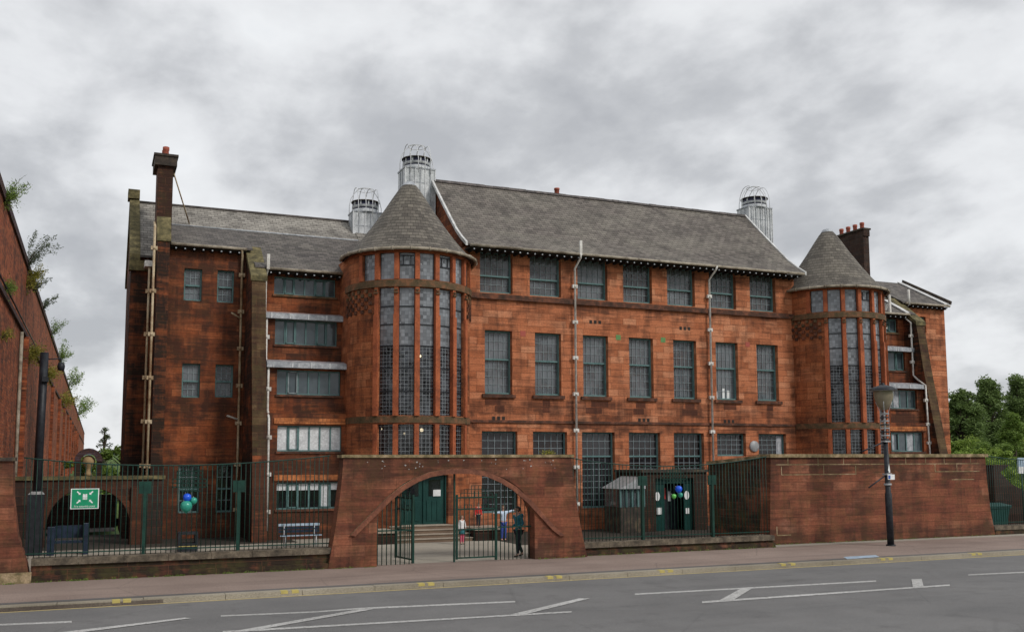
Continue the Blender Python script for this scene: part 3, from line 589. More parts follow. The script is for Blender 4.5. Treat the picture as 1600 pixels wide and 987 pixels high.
def roof_strip(mb, prof, x0, x1, m, th=0.09, x0b=None, x1b=None):
    """prof (y,z) from eave up to ridge; the slates' rows follow the slope"""
    t = 0
    for i in range(len(prof) - 1):
        (ya, za), (yb, zb) = prof[i], prof[i + 1]; l = math.hypot(yb - ya, zb - za)
        mb.face([(x0, ya, za), (x1, ya, za), (x1, yb, zb), (x0, yb, zb)], m, [(x0, t), (x1, t), (x1, t + l), (x0, t + l)]); t += l
    for i in range(len(prof) - 1):
        (ya, za), (yb, zb) = prof[i], prof[i + 1]
        for xx, s in ((x0, 1), (x1, -1)):
            q = [(xx, ya, za - th), (xx, ya, za), (xx, yb, zb), (xx, yb, zb - th)]; mb.face(q if s > 0 else q[::-1], 'soffit')
        mb.face([(x0, yb, zb - th), (x1, yb, zb - th), (x1, ya, za - th), (x0, ya, za - th)], 'soffit')
    (ya, za) = prof[0]; mb.face([(x0, ya, za - th), (x1, ya, za - th), (x1, ya, za), (x0, ya, za)], 'ridge')
# main roof, bell-cast towards the eaves
FR = [(39.78, 12.74), (40.4, 13.12), (41.1, 13.62), (42.0, 14.42), (43.0, 15.32), (44.7, 16.9)]
BK = [(49.4, 12.74), (48.4, 13.5), (46.6, 15.2), (44.7, 16.9)]
m_ = MB(); roof_strip(m_, FR, 14.85, 33.4, 'slate')
back = MB(); t = 0
roof_o = m_
for i in range(3):
    (ya, za), (yb, zb) = BK[i], BK[i + 1]; l = math.hypot(yb - ya, zb - za)
    m_.face([(33.4, ya, za), (14.85, ya, za), (14.85, yb, zb), (33.4, yb, zb)], 'slate', [(33.4, t), (14.85, t), (14.85, t + l), (33.4, t + l)]); t += l
main_roof = m_.build('roof', school)
m_ = MB(); random.seed(5); x = 14.85
while x < 33.3: m_.prismX([(44.52, 16.8), (44.7, 16.97 + random.uniform(-.008, .012)), (44.88, 16.8)], x + .008, min(x + 0.45, 33.4), 'ridge'); x += 0.455
m_.build('ridge_tiles', main_roof)
for X, o_ in ((33.4, 0.0), (14.75, 0.0)):
    m_ = MB()
    for i in range(len(FR) - 1):
        (ya, za), (yb, zb) = FR[i], FR[i + 1]; m_.prismX([(ya, za - 0.1), (yb, zb - 0.1), (yb, zb + 0.07), (ya, za + 0.07)], X, X + 0.1, 'whiteboard')
    m_.build('verge_board', main_roof)
def eaves(x0, x1, Y, z, name='eaves', step=0.37, par=None, wallY=None, gm='gutter'):
    m_ = MB(); wy = wallY or Y + 0.7
    m_.box(x0, x1, Y + 0.12, wy, z - 0.16, z - 0.10, 'soffit')
    x = x0 + 0.2
    while x < x1 - 0.1: m_.box(x - 0.04, x + 0.04, Y + 0.02, wy, z - 0.26, z - 0.163, 'soffit', 'f'); m_.box(x - 0.03, x + 0.03, Y - 0.01, Y + 0.02, z - 0.235, z - 0.18, 'lead'); x += step
    m_.build(name, par or school)
    g2 = MB(); g2.tube([(x0, Y - 0.05, z - 0.05), (x1, Y - 0.05, z - 0.05)], 0.065, gm, 8); g2.build('gutter', par or school)
eaves(14.95, 33.3, 39.78, 12.72, wallY=YF)
m_ = MB(); p = at(870, 298, 44.9); m_.lathe([(0.13, -0.3), (0.13, 0.15), (0.15, 0.16), (0.15, 0.24), (0.10, 0.24)], (p[0], 44.9, 17.05), 'pot', n=14); m_.build('chimney_pot', school)

# ---- stair towers
def tower(cx, side, lamps):
    c = (cx, 40.7); r = 2.68; ri = 2.36; T = 'stone_tower'
    t = MB(); half = 6.95; pitch = 18.4
    shaft = [(-2 + i) * pitch for i in range(5)]; top = [(-3 + i) * pitch for i in range(7)]
    def ring_wall(z0, z1, ops, a_lim=(-92, 92), mm=T):
        cur = a_lim[0]
        for a in ops: t.arcbox(c, ri, r, cur, a - half, z0, z1, mm if (a - half - cur) > 8 else 'mullion'); cur = a + half
        t.arcbox(c, ri, r, cur, a_lim[1], z0, z1, mm)
    t.arcbox(c, ri, r, -92, -22, 0, 2.6, T); t.arcbox(c, ri, r, 22, 92, 0, 2.6, T); t.arcbox(c, ri, r, -92, 92, 2.6, 3.0, T); t.arcbox(c, ri, r, -22, 22, 0, 0.6, T)
    ring_wall(3.0, 4.66, shaft); t.arcbox(c, ri, r, -92, 92, 4.66, 5.02, 'stone_tower')
    ring_wall(5.02, 10.28, shaft); t.arcbox(c, ri, r, -92, 92, 10.28, 10.62, T)
    ring_wall(10.62, 11.74, top); t.arcbox(c, ri, r, -92, 92, 11.74, 11.9, 'mullion')
    for sx in (-1, 1):       # straight flanks back to the main block
        x0, x1 = sorted((cx + sx * r * 0.9994, cx + sx * (ri)))
        t.box(x0, x1, 40.75, 42.6, 0, 11.9, T)
    tw = t.build('stair_tower', school)
    # rings
    m_ = MB(); m_.arcbox(c, r + 0.004, r + 0.09, -95, 95, 10.30, 10.58, 'ring', 40); m_.build('stone_ring', tw); m_ = MB(); m_.arcbox(c, r + 0.004, r + 0.03, -92, 92, 4.72, 4.99, 'ring', 40); m_.build('stone_ring', tw)
    # engaged piers between the lights, stepped at the head
    m_ = MB()
    for i in range(6):
        a = (-2.5 + i) * pitch; P = 2.15
        m_.arcbox(c, r + 0.003, r + 0.10, a - P, a + P, 5.0, 9.15, 'mullion', 2); m_.arcbox(c, r + 0.003, r + 0.055, a - P * .8, a + P * .8, 9.15, 10.3, 'mullion', 2)
        m_.arcbox(c, r + 0.003, r + 0.07, a - P * .9, a + P * .9, 3.0, 4.66, 'mullion', 2)
        for k, zz_ in enumerate((10.02, 10.14)): m_.arcbox(c, r + 0.055, r + 0.12, a - P * (.9 - .3 * k), a + P * (.9 - .3 * k), zz_, zz_ + 0.07, 'ring', 2)
    for i in range(8):
        a = (-3.5 + i) * pitch; m_.arcbox(c, r + 0.003, r + 0.04, a - 2.0, a + 2.0, 10.62, 11.74, 'mullion', 2)
    m_.build('pier', tw)
    # chequered blocks under the clerestory on the blind flanks
    for sg in (-1, 1):
        m_ = MB()
        for q in range(9):
            a = sg * (52.5 + q * 4.6)
            for k in range(6):
                if (k + q) % 2 == 0: m_.arcbox(c, r + 0.002, r + 0.075, a - 1.5, a + 1.5, 9.25 + k * 0.17, 9.25 + k * 0.17 + 0.15, 'ring' if k > 3 else 'band', 1)
        m_.build('chequered_blocks', tw)
    # glazing
    rg = ri + 0.2
    def light(a, z0, z1, mat, name='window', tr=()):
        g2 = MB(); A0, A1 = a - half, a + half
        g2.arcbox(c, rg - 0.03, rg + 0.02, A0, A0 + 0.4, z0, z1, 'black', 1); g2.arcbox(c, rg - 0.03, rg + 0.02, A1 - 0.4, A1, z0, z1, 'black', 1)
        for z in tr: g2.arcbox(c, rg - 0.02, rg + 0.03, A0, A1, z - 0.025, z + 0.025, 'black', 3)
        n = 3
        for i in range(n):
            u, v = R(A0 + (A1 - A0) * i / n), R(A0 + (A1 - A0) * (i + 1) / n); P = lambda q, z: (c[0] + rg * math.sin(q), c[1] - rg * math.cos(q), z)
            g2.face([P(u, z0), P(v, z0), P(v, z1), P(u, z1)], mat, [(u * rg, z0), (v * rg, z0), (v * rg, z1), (u * rg, z1)])
        g2.build(name, tw)
    for a in shaft:
        light(a, 5.02, 7.85, 'leaded', tr=(6.0, 6.95)); light(a, 7.85, 10.28, 'leaded_sky', tr=(7.87, 8.75, 9.5)); light(a, 3.0, 4.66, 'leaded_dark')
    for i, a in enumerate(top):
        light(a, 10.62, 11.74, 'leaded_sky', tr=())
        if (i in (2, 4) and cx < 20) or (i == 3 and cx > 20):
            g2 = MB(); g2.arcbox(c, rg, rg + .04, a - half + .8, a + half - .8, 11.2, 11.25, 'black', 2); g2.arcbox(c, rg, rg + .04, a - half + .8, a + half - .8, 11.6, 11.64, 'black', 2)
            for s_ in (-3.4, 3.4): g2.arcbox(c, rg, rg + .04, a + s_ - .4, a + s_ + .4, 11.2, 11.62, 'black', 1)
            g2.build('vent_light', tw)
    # interior seen through the leaded glass: landings and back wall
    m_ = MB()
    for z in (4.72, 8.85): m_.lathe([(0, z), (ri - 0.05, z), (ri - 0.05, z + 0.22), (0, z + 0.22)], c, 'white_blind' if z > 8 else 'ply', -90, 90, 20, smooth=False)
    m_.box(cx - ri, cx + ri, 41.6, 41.75, 0, 11.8, 'ply'); m_.box(cx - 0.25, cx + 0.25, 39.4, 41.6, 0.6, 9.0, 'ply')
    m_.build('interior_landing', tw)
    # conical slate roof, rounded tip, bell-cast foot
    m_ = MB(); m_.lathe([(2.93, 11.88), (2.68, 12.06), (2.42, 12.33), (2.06, 12.76), (1.6, 13.38), (1.14, 14.05), (0.74, 14.68), (0.46, 15.10), (0.28, 15.32)], c, 'slate_cone', -180, 180, 56)
    m_.lathe([(0.33, 15.27), (0.26, 15.40), (0.12, 15.47), (0.0, 15.49)], c, 'lead', n=20)
    m_.lathe([(2.5, 11.86), (2.92, 11.86)], c, 'soffit', n=40)
    m_.build('conical_roof', tw)
    m_ = MB(); pts = [(cx + 2.95 * math.sin(R(a)), 40.7 - 2.95 * math.cos(R(a)), 11.86) for a in range(-105, 106, 5)]; m_.tube(pts, 0.07, 'gutter', 8)
    for a in range(-90, 91, 15): m_.tube([(cx + 2.95 * math.sin(R(a)) - .04 * math.cos(R(a)), 40.7 - 2.95 * math.cos(R(a)) - .04 * math.sin(R(a)), 11.86), (cx + 2.95 * math.sin(R(a)) + .04 * math.cos(R(a)), 40.7 - 2.95 * math.cos(R(a)) + .04 * math.sin(R(a)), 11.86)], 0.09, 'gutter', 8)
    m_.build('gutter', tw)
    # doorway at the foot
    m_ = MB(); m_.box(cx - 1.02, cx + 1.02, 38.42, 38.5, 0.6, 2.6, 'green_door')
    m_.box(cx - 1.0, cx - 0.9, 38.33, 38.42, 0.6, 2.6, 'green_door'); m_.box(cx + 0.9, cx + 1.0, 38.33, 38.42, 0.6, 2.6, 'green_door'); m_.box(cx - 0.03, cx + 0.03, 38.36, 38.42, 0.6, 2.6, 'green_door')
    for s in (-0.47, 0.47):
        m_.box(cx + s - 0.25, cx + s + 0.25, 38.395, 38.419, 1.75, 2.4, 'glass_dark')
        for a in (-0.34, -0.12, 0.1): m_.box(cx + s + a, cx + s + a + 0.2, 38.385, 38.419, 0.75, 1.55, 'green_door')
    do = m_.build('door', tw); tag(do)
    if cx < 20:
        m_ = MB(); p = at(683, 770, 38.35); m_.box(p[0] - .16, p[0] + .16, 38.375, 38.392, p[2] - .12, p[2] + .14, 'paper'); m_.build('notice', do)
    m_ = MB()
    for k in range(4): m_.box(cx - 1.55 - .0 * k, cx + 1.55, 36.85 + k * 0.34, 37.99 if k == 0 else 38.0 + 0.001 * k, 0.15 * k - (0.02 if k == 0 else 0), 0.15 * (k + 1) - 0.03, 'step'); m_.box(cx - 1.57, cx + 1.57, 36.82 + k * 0.34, 38.004 + 0.001 * k, 0.15 * (k + 1) - 0.03, 0.15 * (k + 1), 'step_edge')
    m_.box(cx - 1.0, cx + 1.0, 38.0, 38.45, 0.5, 0.604, 'step_edge')
    m_.build('entrance_steps', tw)
    for sx in (-1, 1):
        m_ = MB(); x0, x1 = sorted((cx + sx * 1.62, cx + sx * 2.9)); m_.box(x0, x1, 36.7, 38.3, 0, 0.42, 'stone_sooty_shaded'); m_.box(x0 - .04, x1 + .04, 36.64, 38.3, 0.42, 0.5, 'step_edge'); m_.build('flank_wall', tw)
    return tw
twL = tower(12.42, -1, 1); twR = tower(35.76, 1, 1)

# ---- side wings
YW = 43.1
def fin(x0, x1, name='buttress'):
    m_ = MB(); side = [(39.75, 0), (44.0, 0), (44.0, 12.45), (43.5, 12.45), (41.35, 10.95), (40.05, 3.6), (39.95, 2.6)]
    side = [(39.75, 0), (44.0, 0), (44.0, 12.5), (43.35, 12.5), (41.38, 10.92), (41.0, 8.3), (40.1, 3.4)]
    a = [(x0, y, z) for y, z in side]; b = [(x1, y, z) for y, z in side]
    m_.face(a[::-1], 'stone_sooty_shaded'); m_.face(b, 'stone_sooty_shaded')
    n = len(side)
    for i in range(n):
        j = (i + 1) % n; m_.face([a[i], a[j], b[j], b[i]], 'coping_moss' if i in (2, 3) else ('finface' if i in (4, 5) else 'stone_dirty_shaded'), [(x0, side[i][1]), (x0, side[j][1]), (x1, side[j][1]), (x1, side[i][1])])
    o = m_.build(name, school)
    c_ = MB(); q = [(43.6, 12.53), (43.3, 12.53), (41.3, 10.9), (41.3, 10.74), (41.38, 10.72)]
    c_.prismX([(41.30, 10.70), (43.40, 12.36), (44.0, 12.36), (44.0, 12.56), (43.33, 12.56), (41.30, 10.92)], x0 - 0.05, x1 + 0.05, 'coping_moss'); c_.build('skew_coping', o)
    return o
fin(5.80, 6.38); fin(42.45, 43.05)
# left wing
m_ = MB(); WL = [(3.24, 3.97, 9.98 + 0.0, 11.36), (4.6, 5.3, 9.98, 11.38), (3.27, 4.0, 5.86, 7.3), (4.62, 5.36, 5.9, 7.3), (3.27, 4.1, 1.05, 3.05), (4.77, 5.45, 1.05, 3.05)]
m_.wall(2.55, 5.8, 0, 12.35, YW, WL, 'stone_dirty_shaded', Yb=YW + 0.5); m_.build('wall', school)
for i, h in enumerate(WL): window(*h, YW, 3, [2, 2], (h[2] + h[3]) / 2 - 0.02, glass='glass' if i < 4 else 'glass_dark', inset=0.16, fw=0.06, barw=0.022)
m_ = MB(); m_.prismX([(42.6, 0), (43.6, 0), (43.6, 13.5), (43.2, 13.4), (42.6, 12.45)], 2.12, 2.60, 'stone_sooty_shaded'); o = m_.build('buttress', school)
c_ = MB(); c_.prismX([(42.53, 12.35), (42.62, 12.3), (43.7, 13.3), (43.7, 13.55), (43.2, 13.52), (42.6, 12.6)], 2.12 - .04, 2.64, 'coping_moss'); c_.build('skew_coping', o)
# set-back end and west gable
m_ = MB(); m_.wall(1.15, 2.3, 0, 11.95, 44.2, [], 'stone_sooty_shaded', Yb=44.6, sides=False)
m_.prismX([(44.205, 0), (50.8, 0), (50.8, 11.9), (47.5, 15.1), (44.205, 11.9)], 1.155, 1.45, 'stone_sooty_shaded'); m_.box(1.4, 15, 50.4, 50.8, 0, 11.9, 'stone_sooty_shaded'); m_.build('wall', school)
m_ = MB(); m_.prismX([(44.0, 11.7), (44.35, 11.7), (47.5, 14.95), (50.9, 11.6), (51.1, 11.9), (47.5, 15.45), (44.0, 12.0)], 1.08, 1.50, 'coping_moss')
m_.box(1.0, 1.5, 47.1, 47.9, 15.2, 15.62, 'coping_moss'); m_.prismX([(44.0, 11.3), (44.4, 11.3), (44.4, 11.7), (43.95, 11.72)], 1.06, 2.2, 'coping_moss'); m_.build('gable_coping', school)
# bays between wing and tower: each storey steps forward
ST = [(42.3, 9.5, 11.35, 10.35, 11.15), (41.85, 7.35, 9.5, 8.13, 9.22), (41.1, 5.15, 7.35, 5.94, 6.98), (40.75, 2.9, 5.15, 3.58, 4.65), (40.65, 0, 2.9, 1.22, 2.32)]
def bays(x0, x1, wx0, wx1, tag_):
    for i, (Y, z0, z1, a, b) in enumerate(ST):
        m_ = MB(); h = (wx0, wx1, a, b); m_.wall(x0, x1, z0, z1, Y, [h], 'stone_dirty_shaded', Yb=42.7); m_.build('bay_wall', school)
        f = MB(); gl = MB(); y = Y + 0.14; n = 6 if tag_ == 'L' else 5
        f.box(wx0, wx1, y, y + .08, a, a + .06, 'frame'); f.box(wx0, wx1, y, y + .08, b - .06, b, 'frame')
        for k in range(n + 1):
            xx = wx0 + (wx1 - wx0) * k / n; f.box(max(wx0, xx - .03), min(wx1, xx + .03), y + .003, y + .077, a + .06, b - .06, 'frame')
        for k in ((1, 4) if i in (0, 4) else (1, 4) if i == 1 else (1,)):   # opening lights stand proud
            if k >= n: continue
            xa = wx0 + (wx1 - wx0) * k / n + .02; xb = wx0 + (wx1 - wx0) * (k + 1) / n - .02
            for q in ((xa, xa + .05, a + .07, b - .07), (xb - .05, xb, a + .07, b - .07), (xa, xb, a + .05, a + .1), (xa, xb, b - .1, b - .05)): f.box(q[0], q[1], y - .03, y - .002, q[2], q[3], 'bar' if i == 2 else 'frame')
        mat = 'glass_ribbon' if i != 4 else 'glass_dark'
        gl.face([(wx0, y + .05, a), (wx1, y + .05, a), (wx1, y + .05, b), (wx0, y + .05, b)], mat)
        fo = f.build('window', school); go = gl.build('glass_pane', fo)
        if tag_ == 'L' and i in (3, 4):
            bl = MB()
            for k in range(n):
                xa = wx0 + (wx1 - wx0) * k / n + .03; xb = wx0 + (wx1 - wx0) * (k + 1) / n - .03; zb = a + .06 if i == 3 or k == 4 else b - 0.33
                bl.face([(xa, y + .045, zb), (xb, y + .045, zb), (xb, y + .045, b - .06), (xa, y + .045, b - .06)], 'white_blind')
            bl.build('blind', fo)
        if tag_ == 'R' and i in (1, 2, 3):
            bl = MB()
            for (u, v) in ((0.02, 0.22), (0.45, 0.62)) if i != 3 else ((0.1, 0.3), (0.62, 0.8)):
                bl.face([(wx0 + (wx1 - wx0) * u, y + .045, a + .06), (wx0 + (wx1 - wx0) * v, y + .045, a + .06), (wx0 + (wx1 - wx0) * v, y + .045, b - .06), (wx0 + (wx1 - wx0) * u, y + .045, b - .06)], 'lead')
            bl.build('blind', fo)
        s = MB(); s.box(wx0 - .06, wx1 + .06, Y - .07, Y + .14, a - .09, a - .003, 'band' if i else 'ring'); s.build('window_sill', school)
        if i in (1, 2):     # lead flashed canopy where the wall steps
            c_ = MB(); c_.prismX([(Y - .28, z1 - .30), (Y + .0, z1 - .30), (Y + .3, z1 + .06), (Y - .28, z1 - .08)], x0 + .03, x1 - .08 if tag_ == 'L' else x1 - .01, 'lead')
            for k in range(5): xx = x0 + .3 + (x1 - x0 - .6) * k / 4; c_.box(xx - .03, xx + .03, Y - .30, Y - .28, z1 - .3, z1 - .07, 'zinc')
            c_.build('lead_canopy', school)
        if i in (3, 4): c_ = MB(); c_.box(wx0 - .15, wx1 + .15, Y - .05, Y - .003, b + .06, b + .3, 'terracotta'); c_.build('brick_lintel', school)
bays(6.38, 10.1, 6.88, 9.55, 'L'); bays(38.2, 42.45, 39.2, 42.0, 'R')
# right wing
p1 = at(1431, 487, YW); p2 = at(1447, 511, YW)
WR = [(p1[0], p2[0], 10.6, 11.55)]
m_ = MB(); m_.wall(43.05, 46.5, 0, 12.32, YW, WR, 'stone', Yb=YW + .5, sides=False); m_.prismX([(43.105, 0), (50.8, 0), (50.8, 11.9), (46.3, 14.1), (43.105, 12.3)], 46.15, 46.495, 'stone_dirty_shaded'); m_.box(33, 46.2, 50.4, 50.8, 0, 11.9, 'stone_sooty_shaded'); m_.build('wall', school)
window(*WR[0], YW, 2, [2, 2], 11.05, inset=.16, fw=.06)

# ---- wing roofs
m_ = MB(); roof_strip(m_, [(42.75, 12.36), (45.7, 13.78)], 2.6, 6.0, 'slate_dark'); roof_strip(m_, [(41.8, 11.42), (43.4, 12.35), (45.7, 13.78)], 5.99, 15.3, 'slate_dark', th=.06); wl = m_.build('roof', school)
m_ = MB(); roof_strip(m_, [(45.65, 13.74), (46.4, 14.25), (47.5, 15.12)], 2.2, 11.45, 'slate_pale'); m_.face([(11.45, 45.65, 13.74), (15.2, 45.65, 13.74), (12.9, 46.7, 14.5), (11.45, 47.5, 15.12)], 'slate_pale', [(11.45, 0), (15.2, 0), (12.9, 1.3), (11.45, 2.3)])
m_.face([(12.9, 46.7, 14.5), (15.2, 45.65, 13.74), (15.2, 50.8, 11.9), (11.45, 47.5, 15.12)], 'slate_dark')
roof_strip(m_, [(43.95, 11.95), (44.6, 12.55), (45.65, 13.5), (47.5, 15.12)], 1.5, 2.3, 'slate_pale')
m_.face([(11.45, 50.9, 11.85), (1.5, 50.9, 11.85), (1.5, 47.5, 15.12), (11.45, 47.5, 15.12)], 'slate_dark'); m_.build('roof', school)
m_ = MB(); m_.tube([(2.6, 45.72, 13.80), (11.4, 45.72, 13.80)], 0.04, 'lead', 6); m_.tube([(1.5, 47.5, 15.14), (11.4, 47.5, 15.14)], 0.07, 'ridge', 6); m_.build('ridge_tiles', wl)
eaves(2.65, 5.75, 42.75, 12.34, wallY=YW); eaves(6.45, 9.9, 41.8, 11.4, wallY=42.3)
m_ = MB(); roof_strip(m_, [(42.72, 12.28), (46.3, 14.2)], 42.9, 46.5, 'slate_dark'); roof_strip(m_, [(41.8, 11.42), (43.4, 12.35), (46.3, 14.2)], 33.4, 42.91, 'slate_dark', th=.06)
m_.face([(46.5, 51, 11.9), (33.4, 51, 11.9), (33.4, 46.3, 14.2), (46.5, 46.3, 14.2)], 'slate_dark')
m_.face([(33.4, 45.0, 13.4), (37.2, 45.0, 13.4), (37.2, 47.5, 15.3), (33.4, 46.6, 14.7)], 'slate'); m_.face([(37.2, 50, 13.4), (33.4, 50, 13.4), (33.4, 46.6, 14.7), (37.2, 47.5, 15.3)], 'slate'); m_.face([(37.2, 45, 13.4), (37.2, 50, 13.4), (37.2, 47.5, 15.3)], 'slate')
m_.build('roof', school)
m_ = MB(); m_.prismX([(42.65, 12.3), (46.3, 14.22), (46.3, 14.42), (42.6, 12.5)], 46.5, 46.62, 'capdark'); m_.prismX([(42.7, 12.3), (46.3, 14.22), (46.3, 14.28), (42.7, 12.36)], 46.1, 46.5, 'whiteboard'); m_.build('verge_coping', school)
eaves(43.1, 46.5, 42.72, 12.26, wallY=YW); eaves(38.6, 42.4, 41.8, 11.4, wallY=42.3)
# flashing strip where the right bay roof meets the buttress
m_ = MB(); m_.prismX([(41.75, 11.43), (43.4, 12.40), (43.4, 12.47), (41.75, 11.5)], 42.1, 42.38, 'whiteboard'); m_.build('flashing', school)

# ---- chimneys
def chimney(x0, x1, y0, y1, z0, z1, mat, pots, cap='capdark', over=0.16, base=0):
    m_ = MB(); m_.box(x0, x1, y0, y1, z0, z1 - .5, mat)
    m_.box(x0 - over * .75 if over > .12 else x0 - .01, x1 + (over * .75 if over > .12 else .01), y0 - over * .75, y1 + over * .75, z1 - .5, z1 - .1, cap if over > .12 else mat)
    m_.box(x0 - over, x1 + over, y0 - over, y1 + over, z1 - .1, z1, cap); c_ = m_.build('chimney', school)
    for k in range(pots):
        yy = y0 + (y1 - y0) * (k + .5) / pots; q = MB(); q.lathe([(.13, 0), (.12, .25), (.14, .27), (.14, .40), (.1, .42), (.1, .2)], ((x0 + x1) / 2, yy, z1), 'pot', n=14); q.build('chimney_pot', c_)
    return c_
ch = chimney(2.08, 2.70, 43.62, 45.1, 11.5, 16.35, 'chimney', 3, over=.19)
m_ = MB(); a = at(269, 270, 44.3); b = at(296, 352, 45.8); m_.tube([(2.76, 44.3, a[2]), (b[0], 45.9, 13.95)], 0.03, 'pipe_cream', 6); m_.build('stay_rod', ch)
chimney(42.74, 43.18, 45.5, 47.9, 12.8, 17.25, 'chimney_black', 4, cap='capdark', over=0.10)

# ---- ventilation cupolas
def cupola(x0, x1, y0, y1, zb, zt, seams):
    t = MB(); t.box(x0, x1, y0, y1, zb, zt, 'zinc'); t.box(x0 - .03, x1 + .03, y0 - .03, y1 + .03, zt - .05, zt + .02, 'lead')
    for i in range(seams + 1):
        x = x0 + (x1 - x0) * i / seams; t.box(x - .018, x + .018, y0 - .03, y0 - .001, zb, zt - .05, 'lead' if i % 2 else 'zinc_white')
    for i in range(1, 3): y = y0 + (y1 - y0) * i / 3; t.box(x0 - .03, x0 - .001, y - .015, y + .015, zb, zt - .05, 'lead')
    t.box(x0 + .1, x1 - .4, y0 - .012, y0 - .001, zt - .75, zt - .70, 'lead')
    c_ = t.build('ventilator', school); cx, cy = (x0 + x1) / 2, (y0 + y1) / 2; r = .43 * (x1 - x0)
    l = MB(); l.lathe([(r * 1.0, 0), (r * 1.0, .16), (r * .93, .17), (r * .93, .24), (r * 1.0, .25), (r * 1.0, .36)], (cx, cy, zt), 'zinc', n=28)
    l.lathe([(r * .95, .36), (r * .95, .56)], (cx, cy, zt), 'louvre_dark', n=28)
    l.lathe([(r * .94, .17), (r * .94, .24)], (cx, cy, zt), 'louvre_dark', n=28)
    for k in range(10): a = 2 * math.pi * k / 10; l.box(cx + r * .97 * math.sin(a) - .03, cx + r * .97 * math.sin(a) + .03, cy - r * .97 * math.cos(a) - .03, cy - r * .97 * math.cos(a) + .03, zt + .36, zt + .56, 'zinc')
    l.lathe([(r * 1.12, .54), (r * 1.12, .58), (r * .6, .66), (0, .72)], (cx, cy, zt), 'capdark', n=28); l.build('louvred_drum', c_)
    g2 = MB(); H = 1.28; rr = r * 1.3
    for k in range(4):      # bent hoops, each a flat-topped arch over the drum
        off = (k - 1.5) * .34; 
        for ax in (0,):
            o = off; w_ = math.sqrt(max(rr * rr - o * o, .05))
            P = [(-w_, -.30), (-w_, .35), (-w_ * .9, .72), (-w_ * .68, 1.02), (-w_ * .42, H - .06), (-w_ * .2, H), (w_ * .2, H), (w_ * .42, H - .06), (w_ * .68, 1.02), (w_ * .9, .72), (w_, .35), (w_, -.30)]
            g2.tube([((cx + q, cy + o, zt + z) if ax else (cx + o, cy + q, zt + z)) for q, z in P], .018, 'zinc_white', 6)
    o = 0; P = [(-rr, -.1), (-rr, .35), (-rr * .9, .72), (-rr * .68, 1.02), (-rr * .42, H - .04), (-rr * .2, H + .02), (rr * .2, H + .02), (rr * .42, H - .04), (rr * .68, 1.02), (rr * .9, .72), (rr, .35), (rr, -.1)]
    g2.tube([(cx + q, cy, zt + z) for q, z in P], .018, 'zinc_white', 6)
    g2.tube([(cx + .42 * math.cos(a / 8 * math.pi), cy + .42 * math.sin(a / 8 * math.pi), zt + H - .06) for a in range(17)], .014, 'zinc_white', 6)
    g2.build('bird_cage', c_)
cupola(13.40, 14.93, 44.6, 45.8, 13.2, 17.42, 6)
cupola(33.63, 35.23, 44.6, 45.7, 13.6, 17.5, 10)
cupola(11.33, 12.79, 46.5, 47.5, 14.2, 15.48, 5)

# ---- rain-water pipes
def downpipe(pts, mat, r=.052, hop=None, brackets=True, stack=None):
    m_ = MB(); m_.tube(pts, r, mat, 8)
    for i in range(len(pts) - 1):
        a, b = Vector(pts[i]), Vector(pts[i + 1]); l = (b - a).length
        if l > 1.5 and brackets:
            n = int(l / 1.9) + 1
            for k in range(n):
                p = a.lerp(b, (k + .5) / n); m_.box(p.x - .13, p.x + .13, p.y - .03, p.y + .09, p.z - .08, p.z + .08, mat); m_.tube([p - Vector((0, 0, .07)), p + Vector((0, 0, .07))], r * 1.3, mat, 8)
    if stack: m_.box(pts[0][0] - .06, pts[0][0] + .06, stack[0] - .05, stack[0] + .06, stack[1], stack[2], mat)
    m_.build('downpipe', school)
downpipe([(20.40, 39.68, 12.68), (20.40, 39.72, 12.5), (20.40, 40.33, 12.1), (20.40, 40.34, 0.35)], 'pipe_white', stack=(39.7, 12.62, 13.3))
downpipe([(27.93, 39.68, 12.68), (27.88, 39.72, 12.5), (27.88, 40.33, 12.1), (27.88, 40.34, 0.35)], 'pipe_white')
a = at(378, 386, 42.7)
downpipe([(5.55, 42.68, 12.3), (5.60, 42.95, 12.0), (5.60, 42.95, 4.0), (5.60, 42.95, 0.2)], 'pipe_cream')
m_ = MB(); m_.tube([(5.6, 42.95, 9.28), (5.18, 42.75, 9.5)], .04, 'pipe_cream', 6); m_.tube([(5.6, 42.95, 4.95), (5.1, 42.75, 5.1)], .04, 'pipe_white', 6); m_.build('overflow_pipe', school)
downpipe([(2.0, 43.4, 13.3), (1.98, 42.5, 12.9), (1.98, 42.5, 0.3)], 'pipe_cream', r=.055)
downpipe([(1.85, 43.6, 11.5), (1.85, 43.2, 11.2), (1.84, 43.2, 0.3)], 'pipe_cream', r=.05)
m_ = MB(); m_.box(1.66, 2.0, 43.2, 44.1, 11.35, 11.6, 'pipe_white'); m_.build('rain_hopper', school)
downpipe([(6.52, 41.72, 11.35), (6.50, 42.15, 11.0), (6.50, 42.2, 9.6), (6.50, 41.7, 9.3), (6.50, 41.7, 7.5), (6.50, 40.98, 7.0), (6.50, 40.98, 5.3), (6.5, 40.62, 4.9), (6.50, 40.5, 0.4)], 'pipe_white', stack=(41.72, 11.3, 11.95))
fx = 42.33
P = [onX(x, y, fx) for x, y in ((1404, 482), (1406, 490), (1423, 504), (1427, 586), (1434, 593), (1446, 602), (1449, 648), (1453, 706))]
P = [(fx, p[1], p[2]) for p in P] + [(fx, P[-1][1], .3)]
downpipe(P, 'pipe_white', brackets=True)
p = onX(1403, 470, 41.2); downpipe([(40.95, 41.9, 11.9), (40.95, 42.15, 11.5), (40.95, 42.18, 9.7)], 'pipe_white', r=.05, stack=(41.75, 11.4, 12.4))
q = at(1424, 465, 42.6); m_ = MB(); m_.tube([(43.3, 42.65, 12.1), (43.3, 42.65, 13.0)], .07, 'pipe_white', 8); m_.build('vent_stack', school)

